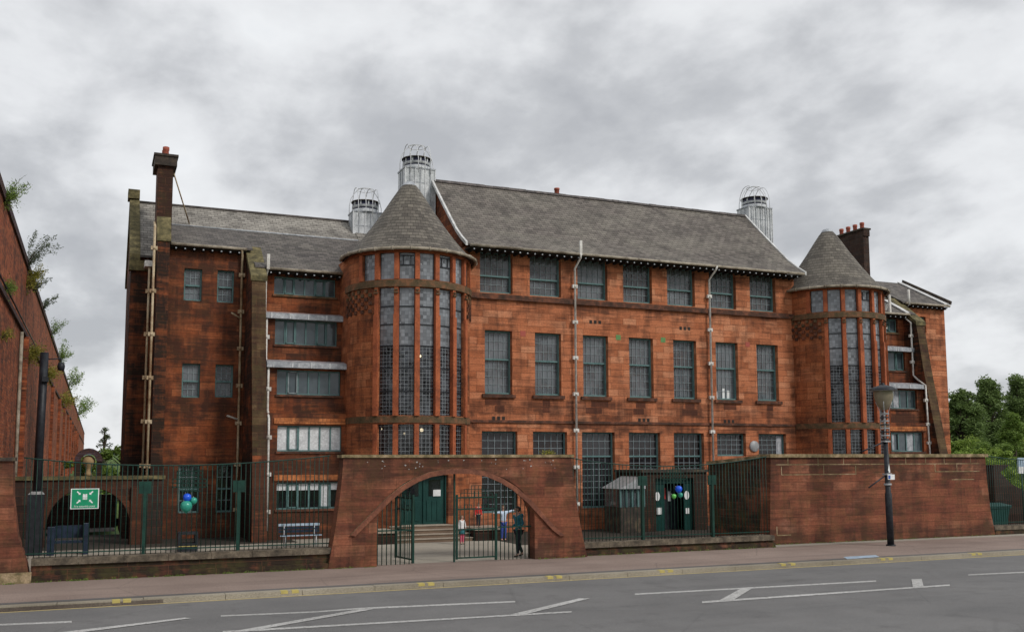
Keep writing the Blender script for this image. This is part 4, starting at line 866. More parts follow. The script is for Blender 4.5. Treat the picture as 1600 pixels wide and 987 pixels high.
# ---- girls' entrance porch to the right of the gate, with a glazed lean-to
m_ = MB(); m_.wall(22.5, 25.85, 0, 2.62, 38.0, [(23.15, 25.2, 0.0, 2.36)], 'stone_sooty_shaded', depth=.5, Yb=40.45); m_.box(22.4, 25.95, 37.9, 40.45, 2.62, 2.74, 'capdark'); pj = m_.build('porch', school)
m_ = MB(); m_.box(23.15, 23.75, 38.25, 38.33, 0, 2.34, 'green_door'); m_.box(23.75, 24.8, 38.9, 38.95, 0, 2.34, 'black'); m_.box(23.15, 25.2, 38.2, 38.34, 2.12, 2.36, 'green_door'); m_.box(24.75, 25.2, 38.2, 38.26, 0, 2.1, 'green_door'); do = m_.build('door', pj)  # black sheet set back in the doorway stands for its unlit opening
m_ = MB()
for x, z in ((23.35, 1.55), (24.9, 1.58)):
    q = MB(); q.lathe([(0, 0), (.13, .0), (.13, .02)], (0, 0, 0), 'signwhite', n=16); m_.v += []; base = len(m_.v)
    m_.face([(x + .13 * math.cos(t * math.pi / 8), 38.18, z + .2 * math.sin(t * math.pi / 8)) for t in range(16)], 'signwhite')
m_.box(23.3, 23.55, 38.16, 38.18, .75, 1.05, 'signwhite'); m_.box(24.82, 25.0, 38.16, 38.18, .75, 1.0, 'signwhite'); m_.box(24.0, 24.2, 38.86, 38.88, 1.4, 1.9, 'red_cloth'); m_.box(24.3, 24.5, 38.86, 38.88, 1.3, 1.75, 'paper'); m_.build('notice', do)
m_ = MB(); x0, x1 = 21.3, 22.49
m_.prismY([(x0, 0), (x1, 0), (x1, 1.12), (x0, 1.12)], 37.9, 39.4, 'capdark')
m_.prismY([(x0 - .1, 1.92), (x1, 1.92), (x1, 2.45), (x1 - .25, 2.45)], 37.75, 39.5, 'steel')
m_.face([(x0, 37.95, 1.12), (x1, 37.95, 1.12), (x1, 37.95, 1.92), (x0, 37.95, 1.92)], 'glass'); m_.face([(x0 + .02, 39.4, 1.12), (x0 + .02, 37.95, 1.12), (x0 + .02, 37.95, 1.92), (x0 + .02, 39.4, 1.92)], 'glass')
for k in range(5): xx = x0 + (x1 - x0) * k / 4; m_.box(xx - .04, xx + .04, 37.88, 37.94, 1.12, 1.92, 'frame')
m_.build('glazed_lean_to', pj)

# ------------------------------------------------------------------ STREET FRONT: walls, railings, gate
YG = 29.15
# gate wall with its wide arch
gw = thing('gate_wall', (10.6, 29.4, 0), 'broad red sandstone wall with a wide open arch over the school gate', 'wall')
xc, ra, rb, zs = 10.58, 2.62, 1.62, 1.3
m_ = MB(); y0, y1 = YG, YG + 0.55; ztop = 3.27
arc = [(xc - ra * math.cos(math.pi * k / 32), zs + rb * math.sin(math.pi * k / 32)) for k in range(33)]
def lx(z): t = max(0, 1 - z / 3.3); return 6.90 - .42 * t ** 1.5
def rx(z): t = max(0, 1 - z / 3.3); return 14.55 + .55 * t ** 1.5
zl = [0, .35, .8, 1.3, 1.9, 2.6, ztop]
for yy, fl in ((y0, False), (y1, True)):
    def F(p):
        q = [(x, yy, z) for x, z in p]; m_.face(q[::-1] if fl else q, 'stone_wall')
    for i in range(len(zl) - 1):
        a, b = zl[i], zl[i + 1]
        if b <= zs: F([(lx(a), a), (xc - ra, a), (xc - ra, b), (lx(b), b)]); F([(xc + ra, a), (rx(a), a), (rx(b), b), (xc + ra, b)])
    up = [z for z in zl if z >= zs]
    for i in range(len(up) - 1):
        F([(lx(up[i]), up[i]), (xc - ra, up[i]), (xc - ra, up[i + 1]), (lx(up[i + 1]), up[i + 1])]); F([(xc + ra, up[i]), (rx(up[i]), up[i]), (rx(up[i + 1]), up[i + 1]), (xc + ra, up[i + 1])])
    for k in range(32): F([arc[k], arc[k + 1], (arc[k + 1][0], ztop), (arc[k][0], ztop)])
for k in range(32): a, b = arc[k], arc[k + 1]; m_.face([(a[0], y0, a[1]), (a[0], y1, a[1]), (b[0], y1, b[1]), (b[0], y0, b[1])], 'stone_wall', [(0, k * .15), (.5, k * .15), (.5, k * .15 + .15), (0, k * .15 + .15)])
for s, X in ((1, xc - ra), (-1, xc + ra)):
    q = [(X, y0, 0), (X, y1, 0), (X, y1, zs), (X, y0, zs)]; m_.face(q if s > 0 else q[::-1], 'stone_wall')
for i in range(len(zl) - 1):
    a, b = zl[i], zl[i + 1]; m_.face([(lx(a), y1, a), (lx(a), y0, a), (lx(b), y0, b), (lx(b), y1, b)], 'stone_wall'); m_.face([(rx(a), y0, a), (rx(a), y1, a), (rx(b), y1, b), (rx(b), y0, b)], 'stone_wall')
m_.build('wall', gw)
m_ = MB(); m_.box(6.84, 14.62, YG - .05, YG + .6, ztop, ztop + .09, 'coping'); m_.build('coping', gw)
# hood mould sweeping over the arch and out at the feet
HP = [(548, 836), (560, 823), (582, 801), (604.6, 778), (627, 760), (649, 747), (671, 738.5), (694, 734.5), (716, 733), (738, 733.8), (761, 738), (783, 747.5), (805, 761), (827.6, 781), (850, 806), (868, 826), (880, 836)]
hp = [at(x, y, YG) for x, y in HP]; m_ = MB()
cen = Vector((xc, 0, 0.2))
for i in range(len(hp) - 1):
    q = []
    for p in (hp[i], hp[i + 1]):
        d = (Vector((p[0], 0, p[2])) - cen).normalized(); o_ = Vector((p[0], 0, p[2])); q.append((o_ + d * .03, o_ - d * .13))
    (ao, ai), (bo, bi) = q; ya, yb = YG - .07, YG - .002
    m_.face([(ai.x, ya, ai.z), (bi.x, ya, bi.z), (bo.x, ya, bo.z), (ao.x, ya, ao.z)], 'hood'); m_.face([(ao.x, ya, ao.z), (bo.x, ya, bo.z), (bo.x, yb, bo.z), (ao.x, yb, ao.z)], 'coping'); m_.face([(bi.x, ya, bi.z), (ai.x, ya, ai.z), (ai.x, yb, ai.z), (bi.x, yb, bi.z)], 'hood')
m_.build('hood_mould', gw)
random.seed(11); m_ = MB()      # pale lichen spots on the wall above the arch
for _ in range(60):
    x = random.uniform(8, 14) if random.random() < .5 else random.gauss(10.2, .9); z = random.uniform(2.85, 3.2) + 0; s = random.uniform(.008, .028)
    if z < zs + rb * math.sqrt(max(0, 1 - ((x - xc) / ra) ** 2)) + .25: continue
    m_.face([(x + s * math.cos(t) * random.uniform(.6, 1.3), YG - .003, z + s * math.sin(t) * random.uniform(.5, 1.1)) for t in [k * math.pi / 3 for k in range(6)]], 'paint')
m_.build('lichen_spots', gw)

def low_wall(name, x0, x1, Y, zt, label, th=.6):
    t = thing(name, ((x0 + x1) / 2, Y + th / 2, 0), label, 'wall')
    m_ = MB(); m_.box(x0, x1, Y, Y + th, 0, zt - .17, 'stone_low'); m_.box(x0, x1, Y - .12, Y - .001, 0, .16, 'stone_low'); m_.build('wall', t)
    m_ = MB(); random.seed(int(x0 * 7)); x = x0
    while x < x1 - .05: e = min(x1, x + 1.15); m_.box(x + .005, e - .005, Y - .09, Y + th, zt - .17, zt + random.uniform(-.006, .006), 'coping_low'); x = e
    m_.build('coping', t); return t
low_wall('low_wall', -1.45, 6.62, 29.3, .60, 'low mossy stone plinth wall left of the gate arch, under the long railing')
low_wall('low_wall', 14.95, 22.95, 29.55, .42, 'low stone plinth wall right of the gate arch, with pale flaking spots')
low_wall('low_wall', 34.85, 46, 30.3, .36, 'low stone plinth wall at the far right end under the railing')
# ornate lattice panel
def lattice(mb, cx, y, cz, cells, s, m='green', r=.012):
    for (i, j) in cells:
        x, z = cx + i * s, cz + j * s
        for a, b in (((x - s / 2, z - s / 2), (x + s / 2, z - s / 2)), ((x - s / 2, z + s / 2), (x + s / 2, z + s / 2)), ((x - s / 2, z - s / 2), (x - s / 2, z + s / 2)), ((x + s / 2, z - s / 2), (x + s / 2, z + s / 2))):
            mb.box(min(a[0], b[0]) - r, max(a[0], b[0]) + r, y - r, y + r, min(a[1], b[1]) - r, max(a[1], b[1]) + r, m)
def railing(x0, x1, Y, zb, ztf, n, label, posts=(), panels=(), lat=None, tails=True):
    t = thing('railing', ((x0 + x1) / 2, Y, 0), label, 'railing', 'green iron railings along the street')
    bar = None
    meshes = {}
    for i in range(n):
        x = x0 + (x1 - x0) * (i + .5) / n; zt = round(ztf(x), 2)
        if zt not in meshes:
            m_ = MB(); m_.tube([(t.location.x, Y, zb - .02), (t.location.x, Y, zt)], .0115, 'green', 6); o = m_.build('bar', t); meshes[zt] = o; o.location = (x - t.location.x, 0, 0)
        else: o = meshes[zt].copy(); col.objects.link(o); o.parent = t; o.location = (x - t.location.x, 0, 0)
    m_ = MB(); K = 24; m_.tube([(x0 + (x1 - x0) * k / K, Y, ztf(x0 + (x1 - x0) * k / K)) for k in range(K + 1)], .018, 'green', 6); m_.build('top_rail', t)
    m_ = MB(); m_.box(x0, x1, Y - .02, Y + .02, zb + .10, zb + .13, 'green'); m_.build('bottom_rail', t)
    for x in posts:
        m_ = MB(); m_.box(x - .045, x + .045, Y - .045, Y + .045, zb, 2.62, 'green'); m_.build('post', t)
        m_ = MB(); m_.box(x - .17, x + .17, Y - .03, Y + .03, 2.28, 2.62, 'green'); m_.build('post_plate', t)
    if lat:
        m_ = MB(); lattice(m_, lat[0], Y, lat[1], lat[2], lat[3]); m_.build('lattice_panel', t)
    return t
sagL = lambda x: 3.06 + (.26 * ((1.9 - x) / 3.9) ** 2 if x < 1.9 else .30 * ((x - 1.9) / 4.9) ** 2)
cellsL = [(i, j) for i in range(-2, 3) for j in range(-1, 4)] + [(-3, 0), (-3, 2), (3, 0), (-4, 1), (3, 1), (-3, 1), (-3, 3), (-4, 0)]
railing(-1.75, 6.6, 29.6, .6, sagL, 62, 'long sagging green railing left of the arch with a safety sign on it', posts=(1.35, 3.92), lat=(2.6, 2.50, cellsL, .115))
sagR = lambda x: 2.95 + (.38 * ((18.6 - x) / 4.2) ** 2 if x < 18.6 else .35 * ((x - 18.6) / 4.5) ** 2)
cellsR = [(i, j) for i in range(-2, 3) for j in range(-1, 3)] + [(-3, 0), (-3, 1), (3, 1), (3, 0), (-4, 0), (0, 3), (1, 3), (4, 0)]
railing(14.75, 23.0, 29.85, .42, sagR, 60, 'sagging green railing right of the arch in front of the porch', posts=(17.65, 20.55), lat=(18.95, 2.55, cellsR, .115))
sagE = lambda x: 3.35 - .36 * (1 - math.exp(-(x - 34.7) / 2.5)) * 1.0
railing(34.85, 45, 30.6, .36, sagE, 76, 'green railing at the far right beyond the big stone wall', posts=())
def side_rails(x0, x1, n, label):
    t = thing('railing', ((x0 + x1) / 2, YG + .3, 0), label, 'railing', 'fixed railings inside the arch')
    for i in range(n):
        x = x0 + (x1 - x0) * (i + .5) / n; zt = zs + rb * math.sqrt(max(0, 1 - ((x - xc) / ra) ** 2))
        m_ = MB(); m_.tube([(x, YG + .3, 0), (x, YG + .3, zt)], .015, 'green', 6); m_.build('bar', t)
    m_ = MB(); m_.box(x0, x1, YG + .28, YG + .32, 1.02, 1.06, 'green'); m_.build('rail', t)
side_rails(7.98, 9.14, 8, 'fixed green bars on the left of the arch opening'); side_rails(12.05, 13.2, 8, 'fixed green bars on the right of the arch, in front of the adult')
def gate_leaf(x, y, ang, label, sgn):
    t = thing('gate_leaf', (x, y, 0), label, 'gate', 'leaves of the school gate'); m_ = MB(); w_ = 1.4
    m_.box(x, x + .07, y - .035, y + .035, 0.02, 2.12, 'green'); m_.box(x + w_ - .06, x + w_, y - .03, y + .03, .08, 2.1, 'green')
    for z in (.10, .98, 1.62, 1.98): m_.box(x + .07, x + w_ - .06, y - .02, y + .02, z, z + .045, 'green')
    m_.build('gate_frame', t)
    for k in range(8):
        b = MB(); xx = x + .07 + (w_ - .13) * (k + .5) / 8; b.tube([(xx, y, .145), (xx, y, 1.98 if k not in (3, 4) else 2.2)], .012, 'green', 6); b.build('bar', t)
    b = MB(); lattice(b, x + w_ / 2, y, 2.08, [(i, 0) for i in range(-4, 5)] + [(i, 1) for i in range(-3, 4)] + [(i, 2) for i in range(-1, 2)] + [(i, -3) for i in (-3, -2, 2, 3)], .12, r=.009); b.build('lattice_panel', t)
    t.rotation_euler = (0, 0, ang); return t
gate_leaf(9.2, 29.45, R(97), 'left gate leaf swung wide open and seen edge-on', -1)
gate_leaf(11.98, 29.4, R(180), 'right gate leaf standing closed beside the gap', 1)
m_ = MB(); m_.box(10.50, 10.55, 29.37, 29.43, 0, 2.9, 'green'); tag(m_.build('gate_post', loc=(10.52, 29.4, 0)), 'thin tall green post rising to the crown of the arch by the closed gate', 'post')

# left end pier, battered
lp = thing('stone_pier', (-2.4, 29.5, 0), 'weathered stone pier with flared foot at the left edge of the street', 'wall')
m_ = MB(); m_.prismY([(-9, 0), (-1.45, 0), (-1.55, .5), (-1.78, 1.2), (-1.93, 2.2), (-1.98, 3.2), (-9, 3.2)], 29.15, 29.8, 'stone_wall'); m_.build('wall', lp)
m_ = MB(); m_.box(-9, -1.93, 29.08, 29.87, 3.2, 3.3, 'capdark'); m_.build('coping', lp)
m_ = MB(); m_.box(-9, -1.42, 29.03, 29.146, 0, .28, 'coping'); m_.build('foot_course', lp)
# right street wall with return
rw = thing('street_wall', (29, 30.4, 0), 'tall blank sandstone wall behind the street lamp with pale repointed joints', 'wall')
yr = 30.2; m_ = MB()
EX = [(23.30, 0), (34.86, 0), (34.66, 1.0), (34.55, 2.2), (34.5, 3.25), (23.45, 3.25)]
m_.prismY(EX, yr, yr + .6, 'stone_wall'); m_.prismX([(30.79, 0), (34.3, 0), (34.3, 2.98), (30.79, 3.2)], 23.45, 23.95, 'stone_low'); m_.build('wall', rw)
m_ = MB(); m_.box(23.36, 34.58, yr - .09, yr + .68, 3.25, 3.38, 'coping'); m_.prismX([(30.9, 3.205), (34.35, 2.985), (34.35, 3.10), (30.9, 3.33)], 23.38, 24.02, 'coping'); m_.build('coping', rw)
m_ = MB(); P = lambda x, y: at(x, y, yr)
def jl(x0, y0_, x1, y1_, t=.016):
    a, b = P(x0, y0_), P(x1, y1_)
    if abs(a[0] - b[0]) > abs(a[2] - b[2]): m_.box(a[0], b[0], yr - .004, yr - .001, (a[2] + b[2]) / 2 - t, (a[2] + b[2]) / 2 + t, 'coping'); 
    else: m_.box((a[0] + b[0]) / 2 - t, (a[0] + b[0]) / 2 + t, yr - .0045, yr - .001, min(a[2], b[2]), max(a[2], b[2]), 'coping')
for q in ((1212, 727.5, 1530, 722), (1221, 742, 1338, 739.5), (1461, 737, 1530, 735), (1487, 749, 1522, 748), (1214, 836, 1236, 835), (1221, 728, 1221, 742), (1287, 727, 1287, 741), (1337, 727, 1337, 740), (1231, 714, 1231, 727), (1278, 714, 1278, 727), (1318, 713, 1318, 726), (1415, 711, 1415, 724), (1446, 710, 1446, 723), (1475, 710, 1475, 723), (1461, 724, 1461, 737), (1495, 723, 1495, 736), (1214, 822, 1214, 836), (1516, 710, 1516, 722)): jl(*q)
m_.build('repointed_joints', rw)
# far right: dark return wall, bin
m_ = MB(); a = at(1552, 732, 33); b = at(1578, 733, 33)
m_.prismY([(a[0], 0), (46, 0), (46, 1.6), (40.2, 1.65), (39.3, 2.0), (38.6, 2.55), (b[0], 2.9), (a[0], 2.9)], 33, 33.5, 'chimney_black'); tag(m_.build('yard_wall', loc=(39, 33.2, 0)), 'dark stone yard wall with a swept top behind the far right railing', 'wall')
def wheelie(x, y):
    t = thing('wheeled_bin', (x, y, 0), 'dark green wheeled bin standing behind the far right railing', 'bin'); m_ = MB()
    w0, w1, h_ = .52, .62, 1.05
    P = [(-w0, -.35, .12), (w0, -.35, .12), (w0, .35, .12), (-w0, .35, .12)]; Q = [(-w1, -.45, h_), (w1, -.45, h_), (w1, .45, h_), (-w1, .45, h_)]
    P = [(x + a, y + b, c) for a, b, c in P]; Q = [(x + a, y + b, c) for a, b, c in Q]
    for i in range(4): j = (i + 1) % 4; m_.face([P[i], P[j], Q[j], Q[i]], 'binplastic')
    m_.face(P[::-1], 'binplastic'); m_.box(x - .66, x + .66, y - .49, y + .49, h_ - .06, h_, 'binplastic'); m_.build('bin_body', t)
    m_ = MB(); m_.prismX([(y - .52, h_ + .005), (y + .5, h_ + .005), (y + .5, h_ + .14), (y + .1, h_ + .17), (y - .52, h_ + .06)], x - .68, x + .68, 'binplastic'); m_.build('lid', t)
    for sx in (-.5, .5):
        q = MB(); q.tube([(x + sx - .03, y - .3, .1), (x + sx + .03, y - .3, .1)], .1, 'black', 12); q.build('wheel', t)
wheelie(37.0, 32.2)
m_ = MB(); p = at(1597, 727, 31.4); m_.box(p[0] - .25, p[0] + .35, 31.4, 31.43, p[2] - .35, p[2] + .35, 'paleblue'); m_.box(p[0] - .25, p[0] + .35, 31.39, 31.399, p[2] - .35, p[2] - .05, 'signwhite'); m_.tube([(p[0], 31.45, 0), (p[0], 31.45, p[2] + .3)], .03, 'green', 8)
tag(m_.build('notice_board', loc=(p[0], 31.4, 0)), 'pale blue and white notice board on a post at the right edge', 'sign')

# ------------------------------------------------------------------ FOLIAGE
def leaves(mb, c, rx, ry, rz, n, size, mat, rnd, hollow=0.35, flat=1.0):
    """leaf-sized faces scattered in an ellipsoid, denser to its skin"""
    for _ in range(n):
        while True:
            v = Vector((rnd.uniform(-1, 1), rnd.uniform(-1, 1), rnd.uniform(-1, 1)))
            if hollow < v.length < 1 or (v.length < 1 and rnd.random() < .25): break
        v = v * (1 + abs(rnd.gauss(0, .28)))
        p = Vector((c[0] + v.x * rx, c[1] + v.y * ry, c[2] + v.z * rz)); s = size * rnd.uniform(.6, 1.35)
        u = Vector((rnd.gauss(0, 1), rnd.gauss(0, 1), rnd.gauss(0, .6))).normalized(); w_ = u.cross(Vector((rnd.gauss(0, 1), rnd.gauss(0, 1), rnd.gauss(0, 1)))).normalized()
        mb.face([p - u * s, p + w_ * s * .45, p + u * s, p - w_ * s * .45], mat, [(0, 0), (1, 0), (1, 1), (0, 1)])
def tree(x, y, H, spread, label, leaf='leaf_dark', n=9000, size=.22, seed=1, trunk_h=.3, cat='tree', clumps=26, group=None, z0=-0.4, taper=.55, name='tree'):
    rnd = random.Random(seed); t = thing(name, (x, y, z0), label, cat, group); tr = MB(); cr = MB()
    top = Vector((x + rnd.uniform(-.3, .3), y, z0 + H * .9)); tr.tube([(x, y, z0), (x + .1, y, z0 + H * .25), (x + rnd.uniform(-.2, .2), y, z0 + H * .55), top], [H * .028, H * .02, H * .013, .03], 'bark', 8)
    for k in range(clumps):
        f = trunk_h + (1 - trunk_h) * rnd.random() ** .85; a = rnd.uniform(0, 6.28); wd = spread * (1 - taper * max(0, (f - .45) / .55) ** 1.3) * (.55 + .45 * min(1, (f - trunk_h + .1) / .25)); rr = wd * rnd.uniform(.25, .95)
        c = Vector((x + rr * math.cos(a), y + rr * math.sin(a), z0 + H * f * .93)); b = Vector((x, y, z0 + H * max(.15, f - .22)))
        tr.tube([b, b.lerp(c, .5) + Vector((0, 0, .1)), c], [H * .009, H * .006, .012], 'bark', 5, cap=False)
        s = spread * rnd.uniform(.16, .36) * (1 - .35 * f); leaves(cr, c, s, s, s * rnd.uniform(.6, 1.1), int(n / clumps), size, leaf, rnd)
    tr.build('trunk', t); cr.build('crown', t); return t
DK = dict(group='dark trees behind the school yard', clumps=120, trunk_h=.08, size=.14)
tree(84.0, 76, 11.4, 2.7, 'dark green tree just right of the school corner, lowest of the three crowns', seed=1, n=30000, taper=.75, **DK)
tree(90.0, 78, 12.9, 2.9, 'tall dark green tree in the middle of the three crowns', seed=2, n=32000, taper=.8, **DK)
tree(96.0, 79, 13.6, 3.0, 'tallest dark green tree, at the right edge of the picture', seed=3, n=32000, taper=.8, **DK)
tree(93.8, 84, 11.0, 3.2, 'dark tree filling the gap between the two tallest dark trees', seed=14, n=20000, **DK)
tree(87.8, 85, 10.4, 3.2, 'dark tree behind the gap between the first two crowns', seed=16, n=20000, **DK)
tree(79.9, 77, 9.0, 2.6, 'low dark tree half hidden by the school corner', seed=15, n=18000, **DK)
BR = dict(cat='bush', group='bright bushes in front of the dark trees', name='bush', clumps=60, trunk_h=.03, size=.10)
tree(72.9, 66, 5.6, 2.5, 'bright green bush standing nearest the school corner', 'leaf_bright', seed=4, n=22000, taper=.5, **BR)
tree(66.3, 58, 4.5, 2.6, 'low light green bush under the middle dark crown', 'leaf_bright', seed=5, n=22000, taper=.3, **BR)
tree(75.6, 63, 7.9, 2.1, 'tall pointed mid green bush before the tallest tree', 'leaf_mid', seed=6, n=24000, taper=.85, **BR)
tree(81.2, 66, 7.4, 2.6, 'yellow green bush at the right edge behind the notice board', 'leaf_bright', seed=7, n=22000, taper=.5, **BR)
tree(70.6, 61, 4.9, 2.4, 'low wide bush in the middle of the bright bushes', 'leaf_mid', seed=8, n=20000, taper=.3, **BR)
tree(62.3, 57, 4.2, 2.2, 'small yellowish bush tucked against the school corner', 'leaf_bright', seed=18, n=16000, taper=.3, **BR)
# behind the left gap
tree(0.75, 90, 6.9, 1.3, 'pale sparse young conifer seen in the gap left of the school', 'leaf_grey', seed=9, n=1300, size=.10, trunk_h=.2, clumps=30, taper=1.0, name='conifer', cat='tree')
tree(1.9, 78, 4.8, 1.9, 'rounded green bush against the left corner of the school in the gap', 'leaf_mid', seed=10, n=5000, size=.13, trunk_h=.05, cat='bush', group='bushes in the gap left of the school', taper=.3, name='bush')
tree(-.9, 76, 3.9, 1.7, 'low green bush behind the small brick arch', 'leaf_mid', seed=11, n=4000, size=.13, trunk_h=.05, cat='bush', group='bushes in the gap left of the school', taper=.3, name='bush')
def shrub(Y, z, x, L_, label, leaf, n, seed, up=1.0, sz=.06, stems=12, spread=.5, tuft=.10):
    L_ *= .62; sz *= .75; z += .3 if z > 10 else 0; rnd = random.Random(seed); t = thing('wall_shrub', (x, Y, z), label, 'plant', 'shrubs rooted in the viaduct brickwork'); st = MB(); lf = MB()
    for k in range(stems):
        l = L_ * rnd.uniform(.35, 1.1); d = Vector((spread * rnd.uniform(.0, 1), rnd.uniform(-.8, .8) * spread, up * rnd.uniform(.6, 1))).normalized(); b = Vector((x, Y + rnd.gauss(0, .12) * L_, z))
        P = [b + d * l * q / 5 + Vector((.10 * l * (q / 5) ** 2, 0, -.22 * l * (q / 5) ** 3)) for q in range(6)]
        st.tube(P, [.014, .011, .008, .006, .004, .002], 'bark', 4)
        for _ in range(n // stems):
            q = (rnd.random() ** .7) * 4.99; i = int(q); p = P[i].lerp(P[i + 1], q - i) + Vector((rnd.gauss(0, 1), rnd.gauss(0, 1), rnd.gauss(0, 1))) * tuft * L_ * .5 * (1.25 - q / 6)
            s = sz * rnd.uniform(.5, 1.3); u = (d * .5 + Vector((rnd.gauss(0, .7), rnd.gauss(0, .7), rnd.gauss(-.1, .6)))).normalized(); w_ = u.cross(Vector((rnd.gauss(0, 1), rnd.gauss(0, 1), rnd.gauss(0, 1)))).normalized()
            lf.face([p - u * s, p + w_ * s * .28, p + u * s, p - w_ * s * .28], leaf, [(0, 0), (1, 0), (1, 1), (0, 1)])
    st.build('stem', t); lf.build('foliage', t)
shrub(35.0, 11.2, -2.95, 1.5, 'dense green tuft on the parapet at the left edge', 'leaf_mid', 1500, 21, sz=.06, tuft=.3)
shrub(35.6, 11.4, -2.95, 2.2, 'thin tall sprig rising from the parapet at the left edge', 'leaf_grey', 60, 31, sz=.08, stems=4, tuft=.1)
shrub(46.5, 11.4, -2.95, 2.9, 'big straggly shrub with grey green leaves on the viaduct parapet', 'leaf_grey', 1100, 22, spread=.75, sz=.08, stems=20)
shrub(47.0, 10.4, -2.9, 2.2, 'yellow green shrub at the foot of the big parapet shrub', 'leaf_yellow', 1300, 23, sz=.08, tuft=.22, spread=.3)
shrub(50, 10.8, -2.9, 1.8, 'sparse pale shrub just beyond the big parapet shrub', 'leaf_grey', 420, 33, sz=.08, spread=.7)
shrub(60, 11.4, -2.95, 2.2, 'thin arching shrub halfway down the parapet line', 'leaf_grey', 420, 24, spread=.8, sz=.09)
shrub(72, 11.3, -2.95, 2.6, 'dark little shrub below the arching one on the parapet', 'leaf_dark', 700, 34, spread=.7, sz=.10, tuft=.2)
shrub(90, 11.3, -2.95, 3.4, 'feathery shrub on the far parapet', 'leaf_mid', 900, 25, spread=.6, sz=.13, tuft=.2)
shrub(120, 11.2, -2.95, 4.5, 'faint shrub at the far end of the viaduct', 'leaf_mid', 900, 26, spread=.6, sz=.18, tuft=.25)
shrub(190, 11.2, -2.95, 7.0, 'hazy green shrub at the very end of the parapet', 'leaf_mid', 900, 36, spread=.6, sz=.3, tuft=.25)
shrub(36.6, 8.9, -2.98, .9, 'small green clump growing from the brick face near the left edge', 'leaf_mid', 700, 27, tuft=.5, up=.5)
shrub(36.5, 7.3, -2.98, .8, 'yellowish clump low on the brick face near the left edge', 'leaf_yellow', 420, 28, tuft=.5, up=.4)
shrub(47.6, 7.7, -2.9, 1.4, 'large yellow green clump on the brick face above the black lamp column', 'leaf_yellow', 1800, 29, sz=.07, tuft=.55, up=.4)
shrub(66, 8.4, -2.9, 1.6, 'hanging green clump further along the brick face', 'leaf_yellow', 900, 30, sz=.1, tuft=.5, up=.3)
shrub(96, 8.4, -2.9, 2.6, 'dull green clump at the far end of the brick face', 'leaf_yellow', 900, 35, sz=.15, tuft=.5, up=.3)

# ------------------------------------------------------------------ VIADUCT on the left
vd = thing('brick_viaduct', (-6, 70, 0), 'high red brick viaduct wall running back along the left side, overgrown with weeds', 'wall')
m_ = MB(); m_.box(-12, -3.0, 29.9, 320, -.3, 11.6, 'redbrick'); m_.build('wall', vd)
m_ = MB(); m_.box(-3.6, -2.93, 29.8, 320, 11.603, 11.9, 'blackbrick'); m_.build('parapet_coping', vd)
m_ = MB(); m_.box(-2.997, -2.90, 29.9, 320, 8.62, 8.8, 'blackbrick'); m_.build('string_course', vd)
y = 47.0
while y < 200: m_ = MB(); m_.box(-2.997, -2.80, y, y + 2.0, 0, 8.6, 'redbrick'); m_.build('pilaster', vd); y += 15.0
m_ = MB(); m_.tube([(-2.9, 30, 8.95), (-2.9, 60, 8.95)], .03, 'black', 6); m_.tube([(-2.92, 44.5, 0), (-2.92, 44.5, 8.5)], .07, 'gutter', 8); m_.build('conduit', vd)

# back wall of the yard with a half-round arch and the little brick aedicule
aw = thing('arched_yard_wall', (0, 41, 0), 'dark stone yard wall with a half-round opening between viaduct and school', 'wall')
m_ = MB(); Y0, Y1 = 40.9, 41.4; xc2, r2, zs2 = -.13, 1.46, .72; zt2 = 2.5
N_ = 24; ar = [(xc2 - r2 * math.cos(math.pi * k / N_), zs2 + r2 * math.sin(math.pi * k / N_)) for k in range(N_ + 1)]
for yy, fl in ((Y0, False), (Y1, True)):
    for P in ([(-2.98, 0), (xc2 - r2, 0), (xc2 - r2, zt2), (-2.98, zt2)], [(xc2 + r2, 0), (2.55, 0), (2.55, zt2), (xc2 + r2, zt2)]): q = [(x, yy, z) for x, z in P]; m_.face(q[::-1] if fl else q, 'chimney_black')
    for k in range(N_): q = [(ar[k][0], yy, ar[k][1]), (ar[k + 1][0], yy, ar[k + 1][1]), (ar[k + 1][0], yy, zt2), (ar[k][0], yy, zt2)]; m_.face(q[::-1] if fl else q, 'archstone')
for k in range(N_): a, b = ar[k], ar[k + 1]; m_.face([(a[0], Y0, a[1]), (a[0], Y1, a[1]), (b[0], Y1, b[1]), (b[0], Y0, b[1])], 'archstone')
for X, s in ((xc2 - r2, 1), (xc2 + r2, -1)): q = [(X, Y0, 0), (X, Y1, 0), (X, Y1, zs2), (X, Y0, zs2)]; m_.face(q if s > 0 else q[::-1], 'archstone')
m_.build('wall', aw)
m_ = MB()
for k in range(N_):
    a0, a1 = math.pi * k / N_, math.pi * (k + 1) / N_; q = lambda r_, a: (xc2 - r_ * math.cos(a), Y0 - .05, zs2 + r_ * math.sin(a))
    m_.face([q(r2 + .02, a0), q(r2 + .02, a1), q(r2 + .26, a1), q(r2 + .26, a0)][::1], 'stone_dirty_shaded'); 
    f = lambda r_, a: (xc2 - r_ * math.cos(a), Y0 - .002, zs2 + r_ * math.sin(a)); m_.face([q(r2 + .26, a0), q(r2 + .26, a1), f(r2 + .26, a1), f(r2 + .26, a0)], 'stone_dirty_shaded')
m_.box(1.36, 1.9, Y0 - .12, Y0 - .002, 0, 2.2, 'stone_dirty_shaded'); m_.build('arch_ring', aw)
m_ = MB(); m_.box(-2.97, 2.6, Y0 - .08, Y1 + .05, zt2, zt2 + .14, 'coping_moss'); m_.build('coping', aw)
m_ = MB(); m_.box(-2.95, 1.1, 52, 52.4, 0, 1.6, 'chimney_black'); tag(m_.build('rear_wall', loc=(-1, 52.2, 0)), 'dark low rear wall glimpsed through the half-round opening', 'wall')
